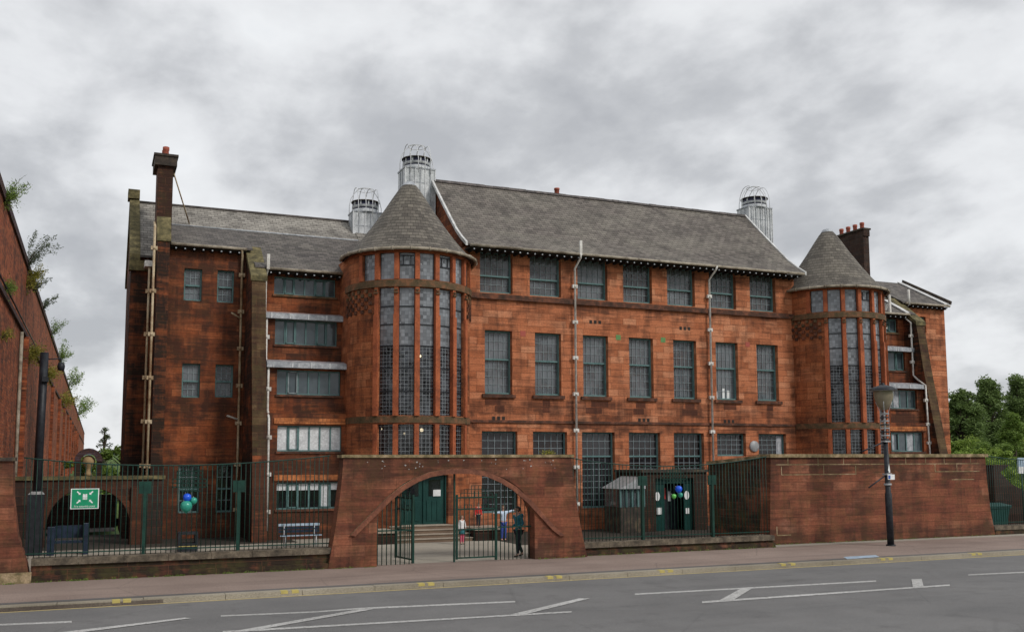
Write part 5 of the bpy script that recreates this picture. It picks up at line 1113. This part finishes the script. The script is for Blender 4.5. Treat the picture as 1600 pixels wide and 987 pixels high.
m_ = MB(); xa = -.2; m_.box(xa - .5, xa - .28, 40.95, 41.35, zt2 + .14, 3.2, 'stone_sooty_shaded'); m_.box(xa + .28, xa + .5, 40.95, 41.35, zt2 + .14, 3.2, 'stone_sooty_shaded')
for k in range(10):
    a0, a1 = math.pi * k / 10, math.pi * (k + 1) / 10; q = lambda r_, a, yy: (xa - r_ * math.cos(a), yy, 3.2 + r_ * math.sin(a))
    m_.face([q(.28, a0, 40.9), q(.28, a1, 40.9), q(.5, a1, 40.9), q(.5, a0, 40.9)], 'blackbrick'); m_.face([q(.5, a0, 40.9), q(.5, a1, 40.9), q(.5, a1, 41.4), q(.5, a0, 41.4)], 'blackbrick'); m_.face([q(.28, a1, 40.9), q(.28, a0, 40.9), q(.28, a0, 41.4), q(.28, a1, 41.4)], 'blackbrick'); m_.face([q(.5, a0, 41.4), q(.5, a1, 41.4), q(.28, a1, 41.4), q(.28, a0, 41.4)], 'blackbrick')
m_.build('bellcote', aw)
m_ = MB(); m_.lathe([(0, 0), (.16, .02), (.13, .12), (.08, .2), (.1, .3), (.2, .42), (.25, .56), (.2, .7), (.1, .78), (0, .8)], (xa, 41.15, zt2 + .14), 'golden', n=14)
tag(m_.build('stone_urn', loc=(xa, 41.15, zt2 + .14)), 'golden round-topped stone standing inside the small brick arch', 'stone ornament')
m_ = MB(); m_.lathe([(0, 0), (.001, 0)], (0, 0, 0), 'hill', n=3) if False else None
hb = MB(); K = 40
for k in range(K):
    x0_, x1_ = -300 + 1200 * k / K, -300 + 1200 * (k + 1) / K; hz = lambda x: 9 + 5 * math.sin(x * .011) + 3 * math.sin(x * .03 + 1)
    hb.face([(x0_, 700, -1), (x1_, 700, -1), (x1_, 820, hz(x1_)), (x0_, 820, hz(x0_))], 'hill', None, True); hb.face([(x0_, 820, hz(x0_)), (x1_, 820, hz(x1_)), (x1_, 1000, -1), (x0_, 1000, -1)], 'hill', None, True)
struct('distant_hills', hb)
gm = MB(); gm.face([(60, 45, -.39 + .4), (140, 45, .01), (140, 140, .9), (60, 140, .9)], 'grass'); gm.face([(-3, 60, .02), (60, 60, .02), (60, 400, 6.0), (-3, 400, 6.0)], 'grass'); struct('grass_bank', gm)

# ------------------------------------------------------------------ STREET FURNITURE
X, Y = 27.12, 28.1
sl = thing('street_lamp', (X, Y, 0), 'black street lamp column with a wide-brimmed glass lantern in front of the blank wall', 'street lamp')
def lean(z): return (X - .012 * z, Y, z)
m_ = MB(); m_.tube([lean(0), lean(.05)], .17, 'black', 16); m_.tube([lean(0), lean(1.9), lean(1.95), lean(3.9)], [.125, .125, .10, .085], 'black', 14); m_.tube([lean(3.85), lean(3.93)], .12, 'black', 14); m_.build('column', sl)
m_ = MB(); m_.tube([lean(2.2), lean(2.28)], .14, 'steel', 14); m_.build('clamp_band', sl)
tx, ty, tz = lean(4.4); m_ = MB()
for k in range(4): a = k * math.pi / 2 + .78; m_.tube([(tx + .09 * math.cos(a), ty + .09 * math.sin(a), 3.9), (tx + .15 * math.cos(a), ty + .15 * math.sin(a), 4.0), (tx + .15 * math.cos(a), ty + .15 * math.sin(a), 4.95), (tx + .29 * math.cos(a), ty + .29 * math.sin(a), 5.3)], .013, 'steel', 6)
for k in range(7): m_.lathe([(.15, 0), (.17, .012), (.17, .035), (.15, .045)], (tx, ty, 4.02 + k * .135), 'black' if k % 2 else 'steel', n=20)
m_.tube([(tx, ty, 3.9), (tx, ty, 4.95)], .035, 'steel', 8); m_.build('louvre_cage', sl)
m_ = MB(); m_.lathe([(0.0, 4.98), (.12, 5.0), (.25, 5.2), (.34, 5.45), (.36, 5.72)], (tx, ty, 0), 'amberglass', n=24); m_.build('glass_bowl', sl)
m_ = MB(); m_.lathe([(.36, 5.70), (.50, 5.72), (.49, 5.76), (.34, 5.86), (.10, 5.93), (0, 5.94)], (tx, ty, 0), 'black', n=28); m_.lathe([(.05, 5.9), (.05, 6.0), (.0, 6.02)], (tx, ty, 0), 'black', n=10); m_.lathe([(.48, 5.70), (.505, 5.72)], (tx, ty, 0), 'steel', n=28); m_.build('lantern_cap', sl)
for za, xb, zb in ((3.83, -1.25, 3.45), (2.62, -1.0, 2.14)):
    m_ = MB(); a = lean(za); m_.tube([a, (a[0] + xb, a[1] - .1, zb + .0)], .028, 'black', 8); m_.box(a[0] - .12, a[0] + .12, a[1] - .12, a[1] + .12, za - .03, za + .03, 'steel'); m_.build('banner_arm', sl)
a = lean(2.51); m_ = MB(); m_.box(a[0] - .12, a[0] + .21, a[1] - .15, a[1] - .14, 2.42, 2.61, 'signwhite'); m_.box(a[0] - .10, a[0] + .0, a[1] - .156, a[1] - .151, 2.45, 2.58, 'signblue'); m_.build('sign_plate', sl)
m_ = MB(); m_.face([(a[0] - .06, a[1] - .105, 2.75), (a[0] + .05, a[1] - .105, 2.75), (a[0] + .0, a[1] - .105, 3.0)], 'signwhite'); m_.box(a[0] - .03, a[0] + .04, a[1] - .11, a[1] - .10, 2.68, 2.76, 'signwhite'); m_.build('sticker', sl)

# black floodlight column on the left
X, Y = -1.78, 37.6; bl_ = thing('floodlight_column', (X, Y, 0), 'black column with square base and small lamps, beside the viaduct', 'lamp post')
zt = at(52, 550, Y)[2]; zb = at(46, 772, Y)[2]
m_ = MB(); m_.box(X - .27, X + .24, Y - .2, Y + .2, 0, zb, 'black'); m_.prismY([(X - .27, zb), (X + .24, zb), (X + .15, zb + .1), (X - .17, zb + .1)], Y - .2, Y + .2, 'steel'); m_.build('base_box', bl_)
m_ = MB(); m_.tube([(X, Y, zb), (X + .05, Y, zt)], .14, 'black', 14); m_.build('column', bl_)
a = at(96, 560, Y); m_ = MB(); m_.tube([(X + .05, Y, a[2] - .05), (a[0], Y, a[2])], .022, 'black', 6); m_.lathe([(0, .12), (.1, .1), (.13, -.02), (.11, -.16), (0, -.18)], (a[0], Y, a[2] - .25), 'black', n=14); m_.tube([(a[0], Y, a[2]), (a[0], Y, a[2] - .15)], .02, 'black', 6); m_.build('lamp_arm', bl_)
a = at(70, 592, Y); m_ = MB(); m_.tube([(X + .05, Y, a[2] + .1), (a[0], Y - .1, a[2])], .03, 'black', 6); m_.box(a[0] - .08, a[0] + .12, Y - .25, Y - .05, a[2] - .1, a[2] + .06, 'black'); m_.build('camera_head', bl_)

# safety sign on the railing
a = at(111, 763, 29.54); b = at(154, 794, 29.54); x0, x1, z0, z1 = a[0], b[0], b[2], a[2]; ys = 29.54
sg = thing('safety_sign', ((x0 + x1) / 2, ys, z0), 'green and white fire assembly point sign fixed to the left railing', 'sign')
m_ = MB(); m_.box(x0, x1, ys, ys + .012, z0, z1, 'signwhite'); m_.build('plate', sg)
m_ = MB(); m_.box(x0 + .025, x1 - .025, ys - .003, ys - .0005, z0 + .02, z1 - .02, 'signgreen'); m_.build('green_field', sg)
m_ = MB(); cx_, cz_ = (x0 + x1) / 2, (z0 + z1) / 2 + .06; yq = ys - .006
def disc(x, z, r): m_.face([(x + r * math.cos(t * math.pi / 6), yq, z + r * math.sin(t * math.pi / 6)) for t in range(12)], 'signwhite')
def blk(x, z, w_, h_): m_.face([(x - w_ / 2, yq, z), (x + w_ / 2, yq, z), (x + w_ / 2, yq, z + h_), (x - w_ / 2, yq, z + h_)], 'signwhite')
for dx, s in ((-.035, 1), (.04, 1.0), (.0, .85)): disc(cx_ + dx, cz_ + .055 * s, .018); blk(cx_ + dx, cz_ - .02, .036, .06 * s); blk(cx_ + dx - .01, cz_ - .085, .014, .07); blk(cx_ + dx + .01, cz_ - .085, .014, .07)
for sx in (-1, 1):
    for sz in (-1, 1):
        X_, Z_ = cx_ + sx * .17, cz_ + sz * .13 - .02
        m_.face([(X_ - sx * .06, yq, Z_ - sz * .06), (X_ - sx * .06, yq, Z_ + sz * .0), (X_ - sx * .0, yq, Z_ - sz * .06)][::(1 if sx * sz < 0 else -1)], 'signwhite')
        d = .012; m_.face([(X_ - sx * .03 - d, yq, Z_ - sz * .03 + d * sx * sz), (X_ - sx * .03 + d, yq, Z_ - sz * .03 - d * sx * sz), (X_ + sx * .03 + d, yq, Z_ + sz * .03 - d * sx * sz), (X_ + sx * .03 - d, yq, Z_ + sz * .03 + d * sx * sz)], 'signwhite')
m_.build('pictogram', sg)
def text(s_, size, loc, mat, parent, name='lettering', ext=.002, rot=(R(90), 0, 0), sx=1):
    cu = bpy.data.curves.new('lettering', 'FONT'); cu.body = s_; cu.size = size; cu.extrude = ext; cu.align_x = 'CENTER'; ob = bpy.data.objects.new('tmp', cu); col.objects.link(ob)
    bpy.context.view_layer.update(); me = bpy.data.meshes.new_from_object(ob.evaluated_get(bpy.context.evaluated_depsgraph_get())); bpy.data.objects.remove(ob)
    me.materials.clear(); me.materials.append(M[mat]); o = bpy.data.objects.new(name, me); col.objects.link(o); o.parent = parent; o.rotation_euler = rot; o.scale = (sx, 1, 1)
    o.location = Vector(loc) - (Vector(parent.location) if parent.parent is None else Vector(parent.parent.location)); return o
text('Fire assembly point', .068, (cx_, ys - .006, z0 + .05), 'signwhite', sg, sx=1.0)

# balloons
def balloon(px, py, r, mat, label, Y):
    p = at(px, py, Y); t = thing('balloon', p, label, 'balloon', 'balloons tied to the railings')
    m_ = MB(); m_.lathe([(0, -1.18 * r), (.12 * r, -1.16 * r), (.08 * r, -1.08 * r), (.42 * r, -.92 * r), (.76 * r, -.62 * r), (.95 * r, -.2 * r), (1.0 * r, .15 * r), (.93 * r, .5 * r), (.72 * r, .8 * r), (.38 * r, .98 * r), (0, 1.04 * r)], (p[0], p[1], p[2]), mat, n=24); m_.build('balloon_skin', t)
    m_ = MB(); m_.tube([(p[0], p[1], p[2] - 1.1 * r), (p[0] + .01, Y + .08, p[2] - .02), (p[0], 29.86 if p[0] > 10 else 29.6, p[2] + .12)], .004, 'white', 4); m_.build('string', t)
yb = 29.42
balloon(291, 791, .165, 'bal_teal', 'large teal balloon, lowest of the three on the left railing', yb)
balloon(292.5, 777, .115, 'bal_blue', 'small bright blue balloon on the left railing, above the large teal one', yb + .05)
balloon(302.5, 782, .10, 'bal_teal', 'small teal balloon tucked right of the others on the left railing', yb + .06)
yb = 29.66
balloon(1060.5, 764, .125, 'bal_blue', 'blue balloon on the right railing in front of the porch', yb)
balloon(1053, 775, .085, 'bal_green', 'light green balloon hanging left below the blue one on the right railing', yb)
balloon(1063, 773, .09, 'bal_teal', 'dark green balloon behind the blue one on the right railing', yb + .12)

# benches
X0, X1, Y = 6.38, 7.9, 36.9; bn = thing('slatted_bench', ((X0 + X1) / 2, Y, 0), 'navy slatted bench with pale top slats against the left bay wall', 'bench')
m_ = MB()
for k in range(3): m_.box(X0, X1, Y - .22 + k * .15, Y - .10 + k * .15, .43, .46, 'paleblue' if k == 0 else 'navy')
m_.build('seat', bn); m_ = MB()
for z in (.58, .70, .82): m_.box(X0, X1, Y + .22, Y + .25, z - .045, z + .045, 'paleblue' if z > .8 else 'navy')
m_.build('backrest', bn)
for x in (X0 + .2, X1 - .2):
    for yy in (Y - .18, Y + .2): m_ = MB(); m_.tube([(x, yy, 0), (x, yy, .43 if yy < Y else .86)], .025, 'steel', 8); m_.build('leg', bn)
    m_ = MB(); m_.tube([(x, Y - .18, .43), (x, Y - .2, .66), (x, Y + .2, .68)], .02, 'navy', 6); m_.build('armrest', bn)
X0, X1, Y = -1.38, -.1, 37.5; bn = thing('planter_bench', ((X0 + X1) / 2, Y, 0), 'dark navy slab-ended bench under the arched wall on the left', 'bench')
m_ = MB(); m_.box(X0 + .22, X1 - .16, Y - .2, Y + .25, .40, .48, 'navy'); m_.build('seat', bn); m_ = MB(); m_.box(X0 + .2, X1 - .14, Y + .2, Y + .26, .55, .98, 'navy'); m_.build('backrest', bn)
for a, b, h_ in ((X0, X0 + .22, .95), (X1 - .16, X1, 1.05)): m_ = MB(); m_.box(a, b, Y - .28, Y + .3, 0, h_, 'navy'); m_.build('end_panel', bn)
X0, X1, Y = 2.83, 3.5, 37.0; bx = thing('play_crate', ((X0 + X1) / 2, Y, 0), 'black open frame crate with a yellow stripe on the yard, left of the railing post', 'crate')
m_ = MB(); m_.box(X0, X0 + .1, Y - .2, Y + .3, 0, .68, 'black'); m_.box(X1 - .1, X1, Y - .2, Y + .3, 0, .68, 'black'); m_.box(X0 + .1, X1 - .1, Y - .2, Y + .3, .6, .68, 'black'); m_.box(X0 + .1, X1 - .1, Y - .2, Y + .3, 0, .3, 'black'); m_.build('frame', bx)
m_ = MB(); m_.box(X0 + .02, X1 - .02, Y - .208, Y - .202, .18, .205, 'yellow'); m_.build('stripe', bx)

# pendant lamps alight inside the stair towers
def pend(px, py, Yd, r, label):
    p = at(px, py, Yd); t = thing('pendant_lamp', p, label, 'lamp', 'lit lamps behind the stair glass')
    m_ = MB(); m_.lathe([(0, -r), (r * .7, -r * .7), (r, 0), (r * .7, r * .7), (0, r)], p, 'lamp_on', n=14); m_.build('globe', t)
    m_ = MB(); m_.tube([(p[0], p[1], p[2] + r), (p[0], p[1], 4.72 if p[2] < 4.7 else 8.85)], .012, 'black', 5); m_.build('cord', t)
pend(594.5, 670, 39.9, .07, 'lit lamp behind the leftmost low light of the left tower'); pend(659, 671.5, 39.2, .075, 'lit lamp in the middle low light of the left tower'); pend(632, 677, 39.6, .05, 'dimmer lit lamp between the other two in the left tower')
pend(1351, 678, 39.3, .06, 'orange lit lamp low in the right tower'); pend(656, 556, 39.4, .06, 'faint lamp high in the tall stair window of the left tower')
# small plant on top of the gate wall
rnd = random.Random(4); m_ = MB(); p = at(856, 708, 29.35); tt = thing('wall_weed', (p[0], 29.35, 3.36), 'small weed growing on top of the gate wall near its right end', 'plant'); leaves(m_, (p[0], 29.35, 3.42), .22, .12, .07, 160, .035, 'leaf_yellow', rnd)
m_.build('foliage', tt); m_ = MB(); m_.tube([(p[0], 29.35, 3.355), (p[0] + .05, 29.35, 3.55)], .006, 'bark', 5); m_.build('stem', tt)

rnd = random.Random(77); m_ = MB()
for (xa_, xb_, yy_, n_) in ((-1.4, 6.5, 29.15, 90), (15.2, 22.9, 29.4, 80), (23.4, 34.8, 30.16, 150), (6.6, 7.9, 29.1, 14), (13.3, 15, 29.1, 18), (-6, -1.5, 29.0, 30)):
    for _ in range(n_):
        x = rnd.uniform(xa_, xb_); h_ = rnd.uniform(.02, .09)
        for q in range(5):
            u = rnd.uniform(-.05, .05); m_.face([(x + u - .012, yy_ - rnd.uniform(.01, .05), 0.0), (x + u + .012, yy_ - .02, 0.0), (x + u * 1.8, yy_ - rnd.uniform(.0, .08), h_ * rnd.uniform(.5, 1))], 'leaf_mid')
tag(m_.build('wall_foot_weeds'), 'scattered tiny weeds along the foot of the street walls', 'weeds', kind='stuff')

# ------------------------------------------------------------------ PEOPLE
def skin(name, chains, mat, parent, sub=2, smooth=True, root=0, base=None):
    """chains: list of [(x,y,z,r),...]; first point of a chain may be an int index to branch from"""
    vs_, rs, es = [], [], []
    for ch in chains:
        prev = None
        for q in ch:
            if isinstance(q, int): prev = q; continue
            vs_.append(q[:3]); rs.append(q[3]); i = len(vs_) - 1
            if prev is not None: es.append((prev, i))
            prev = i
    me = bpy.data.meshes.new(name); me.from_pydata(vs_, es, []); ob = bpy.data.objects.new(name, me); col.objects.link(ob)
    md = ob.modifiers.new('s', 'SKIN'); md.use_smooth_shade = True; sv = me.skin_vertices[0].data
    for i, r in enumerate(rs):
        sv[i].radius = (r, r) if not isinstance(r, tuple) else r; sv[i].use_root = (i == root)
    ms = ob.modifiers.new('u', 'SUBSURF'); ms.levels = sub; ms.render_levels = sub
    bpy.context.view_layer.update(); dg = bpy.context.evaluated_depsgraph_get(); m2 = bpy.data.meshes.new_from_object(ob.evaluated_get(dg)); m2.name = name
    m2.materials.clear(); m2.materials.append(M[mat])
    for p in m2.polygons: p.use_smooth = True; p.material_index = 0
    bpy.data.objects.remove(ob); o = bpy.data.objects.new(name, m2); col.objects.link(o); o.parent = parent; return o
def ell(name, c, r, mat, parent, cut=None, n=16):
    m_ = MB(); cx_, cy_, cz_ = c
    for j in range(n // 2):
        for i in range(n):
            t0, t1 = -math.pi / 2 + math.pi * j / (n // 2), -math.pi / 2 + math.pi * (j + 1) / (n // 2); a0, a1 = 2 * math.pi * i / n, 2 * math.pi * (i + 1) / n
            f = lambda t, a: (cx_ + r[0] * math.cos(t) * math.cos(a), cy_ + r[1] * math.cos(t) * math.sin(a), cz_ + r[2] * math.sin(t))
            P = [f(t0, a0), f(t0, a1), f(t1, a1), f(t1, a0)]
            if j == 0: P = P[1:] if False else [P[0], P[2], P[3]]
            elif j == n // 2 - 1: P = P[:3]
            if cut and not cut(P[0]): continue
            m_.face(P, mat, [(0, 0)] * len(P), True)
    me_o = m_.build(name); me_o.parent = parent; return me_o
def person(x, y, H, rot, label, L_arm, R_arm, L_leg, R_leg, top, bottom, hair, shoe='shoe', top_len=.48, hair_long=False, lean_=0.0, group=None, sleeves=True, chest=1.0, z=0.0, bare_legs=None):
    """built at height 1, facing -Y; arms/legs are joint positions; then scaled and turned"""
    t = thing('person', (x, y, z), label, 'person', group); t.rotation_euler = (0, 0, rot); t.scale = (1, 1, 1)
    S = lambda ch: [q if isinstance(q, int) else (q[0] * H, q[1] * H, q[2] * H, (q[3] * H if not isinstance(q[3], tuple) else (q[3][0] * H, q[3][1] * H))) for q in ch]
    ly = -lean_
    sh = .81; hd = (0, ly * 1.15 - .008, .93)
    torso = [(0, 0, .52, (.070, .055)), (0, ly * .35, .62, (.066, .052)), (0, ly * .7, .73, (.078, .058)), (0, ly, sh, (.055, .045)), (0, ly * 1.08, .855, .030), (hd[0], hd[1] + .01, .885, .034), (hd[0], hd[1], .925, (.045, .055)), (hd[0], hd[1] + .005, .965, (.043, .052)), (hd[0], hd[1] + .005, .99, .022)]
    def fingers(base, wrist, r):
        d = (Vector(base) - Vector(wrist)).normalized(); s = d.cross(Vector((0, 1, 0.2))).normalized(); out_ = []
        for k, (o, l) in enumerate(((-.012, .034), (-.004, .040), (.004, .038), (.012, .030))):
            b = Vector(base) + s * o; m1 = b + d * l * .5; e = b + d * l * .9 + Vector((0, -.006, -.004)); out_.append([(b.x, b.y, b.z, .0052), (m1.x, m1.y, m1.z, .0048), (e.x, e.y, e.z, .004)])
        b = Vector(wrist).lerp(Vector(base), .5) - s * .012; e = b - s * .016 + d * .02; out_.append([(b.x, b.y, b.z, .006), (e.x, e.y, e.z, .005)]); return out_
    chains = [torso]; fing = []
    for arm in (L_arm, R_arm):
        shd, el, wr_, hn = arm; sg_ = 1 if shd[0] > 0 else -1
        chains.append([3, (shd[0], shd[1] + ly, sh - .005, .032), (*el, .024), (*wr_, .016), (*hn, (.020, .012))]); fing += fingers(hn, wr_, .008)
    for leg in (L_leg, R_leg):
        hp_, kn, an, toe = leg; chains.append([0, (*hp_, .052), (*kn, .036), (*an, .022), (toe[0], toe[1], toe[2], .018)])
    body = skin('body', [S(c) for c in chains], 'skin', t)
    hands = skin('tmp', [S(c) for c in fing], 'skin', t, sub=1)
    bm = bmesh.new(); bm.from_mesh(body.data); bm.from_mesh(hands.data); bm.to_mesh(body.data); bm.free(); bpy.data.objects.remove(hands)
    # nose, ears, mouth, eyes in the same mesh family
    hx, hy, hz = hd[0] * H, hd[1] * H, hd[2] * H
    fm = MB()
    def blob(c, r, mat):
        n = 8
        for j in range(4):
            for i in range(n):
                t0, t1 = -math.pi / 2 + math.pi * j / 4, -math.pi / 2 + math.pi * (j + 1) / 4; a0, a1 = 2 * math.pi * i / n, 2 * math.pi * (i + 1) / n
                f = lambda t_, a: (c[0] + r[0] * math.cos(t_) * math.cos(a), c[1] + r[1] * math.cos(t_) * math.sin(a), c[2] + r[2] * math.sin(t_))
                P = [f(t0, a0), f(t0, a1), f(t1, a1), f(t1, a0)]; P = [P[0], P[2], P[3]] if j == 0 else (P[:3] if j == 3 else P)
                fm.face(P, mat, [(0, 0)] * len(P), True)
    fy = hy - .050 * H
    blob((hx, fy - .006 * H, hz - .005 * H), (.008 * H, .012 * H, .014 * H), 'skin')
    for s in (-1, 1):
        blob((hx + s * .046 * H, hy + .004 * H, hz), (.006 * H, .012 * H, .018 * H), 'skin'); blob((hx + s * .018 * H, fy + .004 * H, hz + .008 * H), (.008 * H, .005 * H, .005 * H), 'hair_dark')
    blob((hx, fy + .003 * H, hz - .028 * H), (.014 * H, .005 * H, .004 * H), 'pink_cloth'); fo = fm.build('face'); fo.parent = t
    # hair cap
    ell('hair', (hx, hy + .014 * H, hz + .012 * H), (.054 * H, .060 * H, .062 * H), hair, t, cut=lambda P: P[2] > hz + .012 * H or P[1] > hy - .008 * H)
    if hair_long: skin('long_hair', [S([(0, hd[1] + .045, .94, .034), (0, hd[1] + .06, .88, (.045, .03)), (0, hd[1] + .06, .80, (.04, .022)), (0, hd[1] + .055, .74, .018)])], hair, t)
    # clothing grown over the same joints
    g_ = .012
    tr = [[(0, 0, .53, (.085, .068)), (0, ly * .35, .62, (.083, .066)), (0, ly * .7, .73, (.092, .070)), (0, ly * .98, .80, (.070, .056)), (0, ly, .845, .040)]]
    if top_len < .47: tr[0].insert(0, (0, .0, top_len, (.092, .074)))
    n0 = len(tr[0]); si = n0 - 2
    for arm in (L_arm, R_arm):
        shd, el, wr_, hn = arm; c = [si, (shd[0], shd[1] + ly, sh - .005, .041), (*el, .033)]
        if sleeves: c.append((wr_[0] * .97 + el[0] * .03, wr_[1] * .97 + el[1] * .03, wr_[2] * .97 + el[2] * .03, .026))
        tr.append(c)
    skin('top', [S(c) for c in tr], top, t)
    bt = [[(0, .002, .53, (.078, .062))]]
    for leg in (L_leg, R_leg):
        hp_, kn, an, toe = leg; bt.append([0, (*hp_, .060), (*kn, .043), (an[0], an[1], an[2] + .012, .032)])
    skin('trousers', [S(c) for c in bt], bottom, t)
    for leg in (L_leg, R_leg):
        an, toe = leg[2], leg[3]; hl = (an[0], an[1] + .012, an[2] - .010); d = (Vector(toe) - Vector(hl)); tp = Vector(hl) + d * 1.25
        skin('shoe', [S([(hl[0], hl[1], hl[2] , .022), ((hl[0] + tp.x) / 2, (hl[1] + tp.y) / 2, (hl[2] + tp.z) / 2, .021), (tp.x, tp.y, tp.z, .016)])], shoe, t, sub=1)
    return t, H
stand = lambda s, dx=0: ((s * .045, 0, .50), (s * .05 + dx, -.008, .27), (s * .052 + dx, .006, .045), (s * .058 + dx, -.07, .022))
hang = lambda s: ((s * .10, 0, .80), (s * .125, .012, .63), (s * .125, -.03, .49), (s * .122, -.045, .455))
# adult walking left with the hood down, hands in front
ad, H = person(13.04, 30.1, 1.66, R(-82), 'adult in a hooded teal parka and dark trousers walking left just inside the arch', ((.10, 0, .80), (.125, .03, .65), (.10, -.09, .60), (.08, -.13, .60)), ((-.10, 0, .80), (-.125, .03, .65), (-.09, -.10, .585), (-.07, -.14, .59)),
    ((.045, 0, .50), (.048, -.055, .28), (.05, -.05, .048), (.052, -.12, .022)), ((-.045, 0, .50), (-.048, .015, .27), (-.05, .12, .06), (-.052, .055, .024)), 'teal_coat', 'darkjeans', 'hair_dark', top_len=.43, lean_=.02)
skin('hood', [[(0, .035 * H, .83 * H, .075 * H), (0, .075 * H, .80 * H, .055 * H), (0, .08 * H, .75 * H, .03 * H)]], 'teal_coat', ad)
skin('collar', [[(-.03 * H, -.0 * H, .855 * H, .035 * H), (.03 * H, -.0 * H, .855 * H, .035 * H)]], 'teal_coat', ad)
skin('shoulder_bag', [[(-.105 * H, .05 * H, .50 * H, .035 * H), (-.105 * H, .06 * H, .44 * H, .04 * H)]], 'orange_bag', ad)
gr, H = person(13.02, 35.5, 1.10, R(20), 'small child with long hair in a white top and teal skirt behind the closed gate', ((.10, 0, .80), (.14, .0, .66), (.15, -.02, .55), (.15, -.03, .51)), hang(-1), stand(1), stand(-1), 'white_cloth', 'pink_cloth', 'hair_light', top_len=.46, hair_long=True, group='children playing in the yard')
sk = MB(); sk.lathe([(.075 * 1.1, .60), (.10 * 1.1, .50), (.125 * 1.1, .40), (.12 * 1.1, .395), (.07 * 1.1, .5)], (0, 0, 0), 'teal_cloth', n=20); s_o = sk.build('skirt'); s_o.parent = gr
person(14.35, 37.2, .97, R(-10), 'small child in a red top standing on the wall beside the steps', hang(1), hang(-1), stand(1), stand(-1), 'red_cloth', 'darkjeans', 'hair_light', group='children playing in the yard', z=.5)
person(15.05, 36.25, 1.40, R(5), 'child in a light blue shirt and blue trousers with both arms held out sideways', ((.10, 0, .80), (.21, -.01, .83), (.33, -.02, .86), (.37, -.025, .865)), ((-.10, 0, .80), (-.21, -.01, .80), (-.33, -.02, .79), (-.37, -.02, .79)), stand(1), stand(-1), 'ltblue_cloth', 'blue_cloth', 'hair_light', group='children playing in the yard')
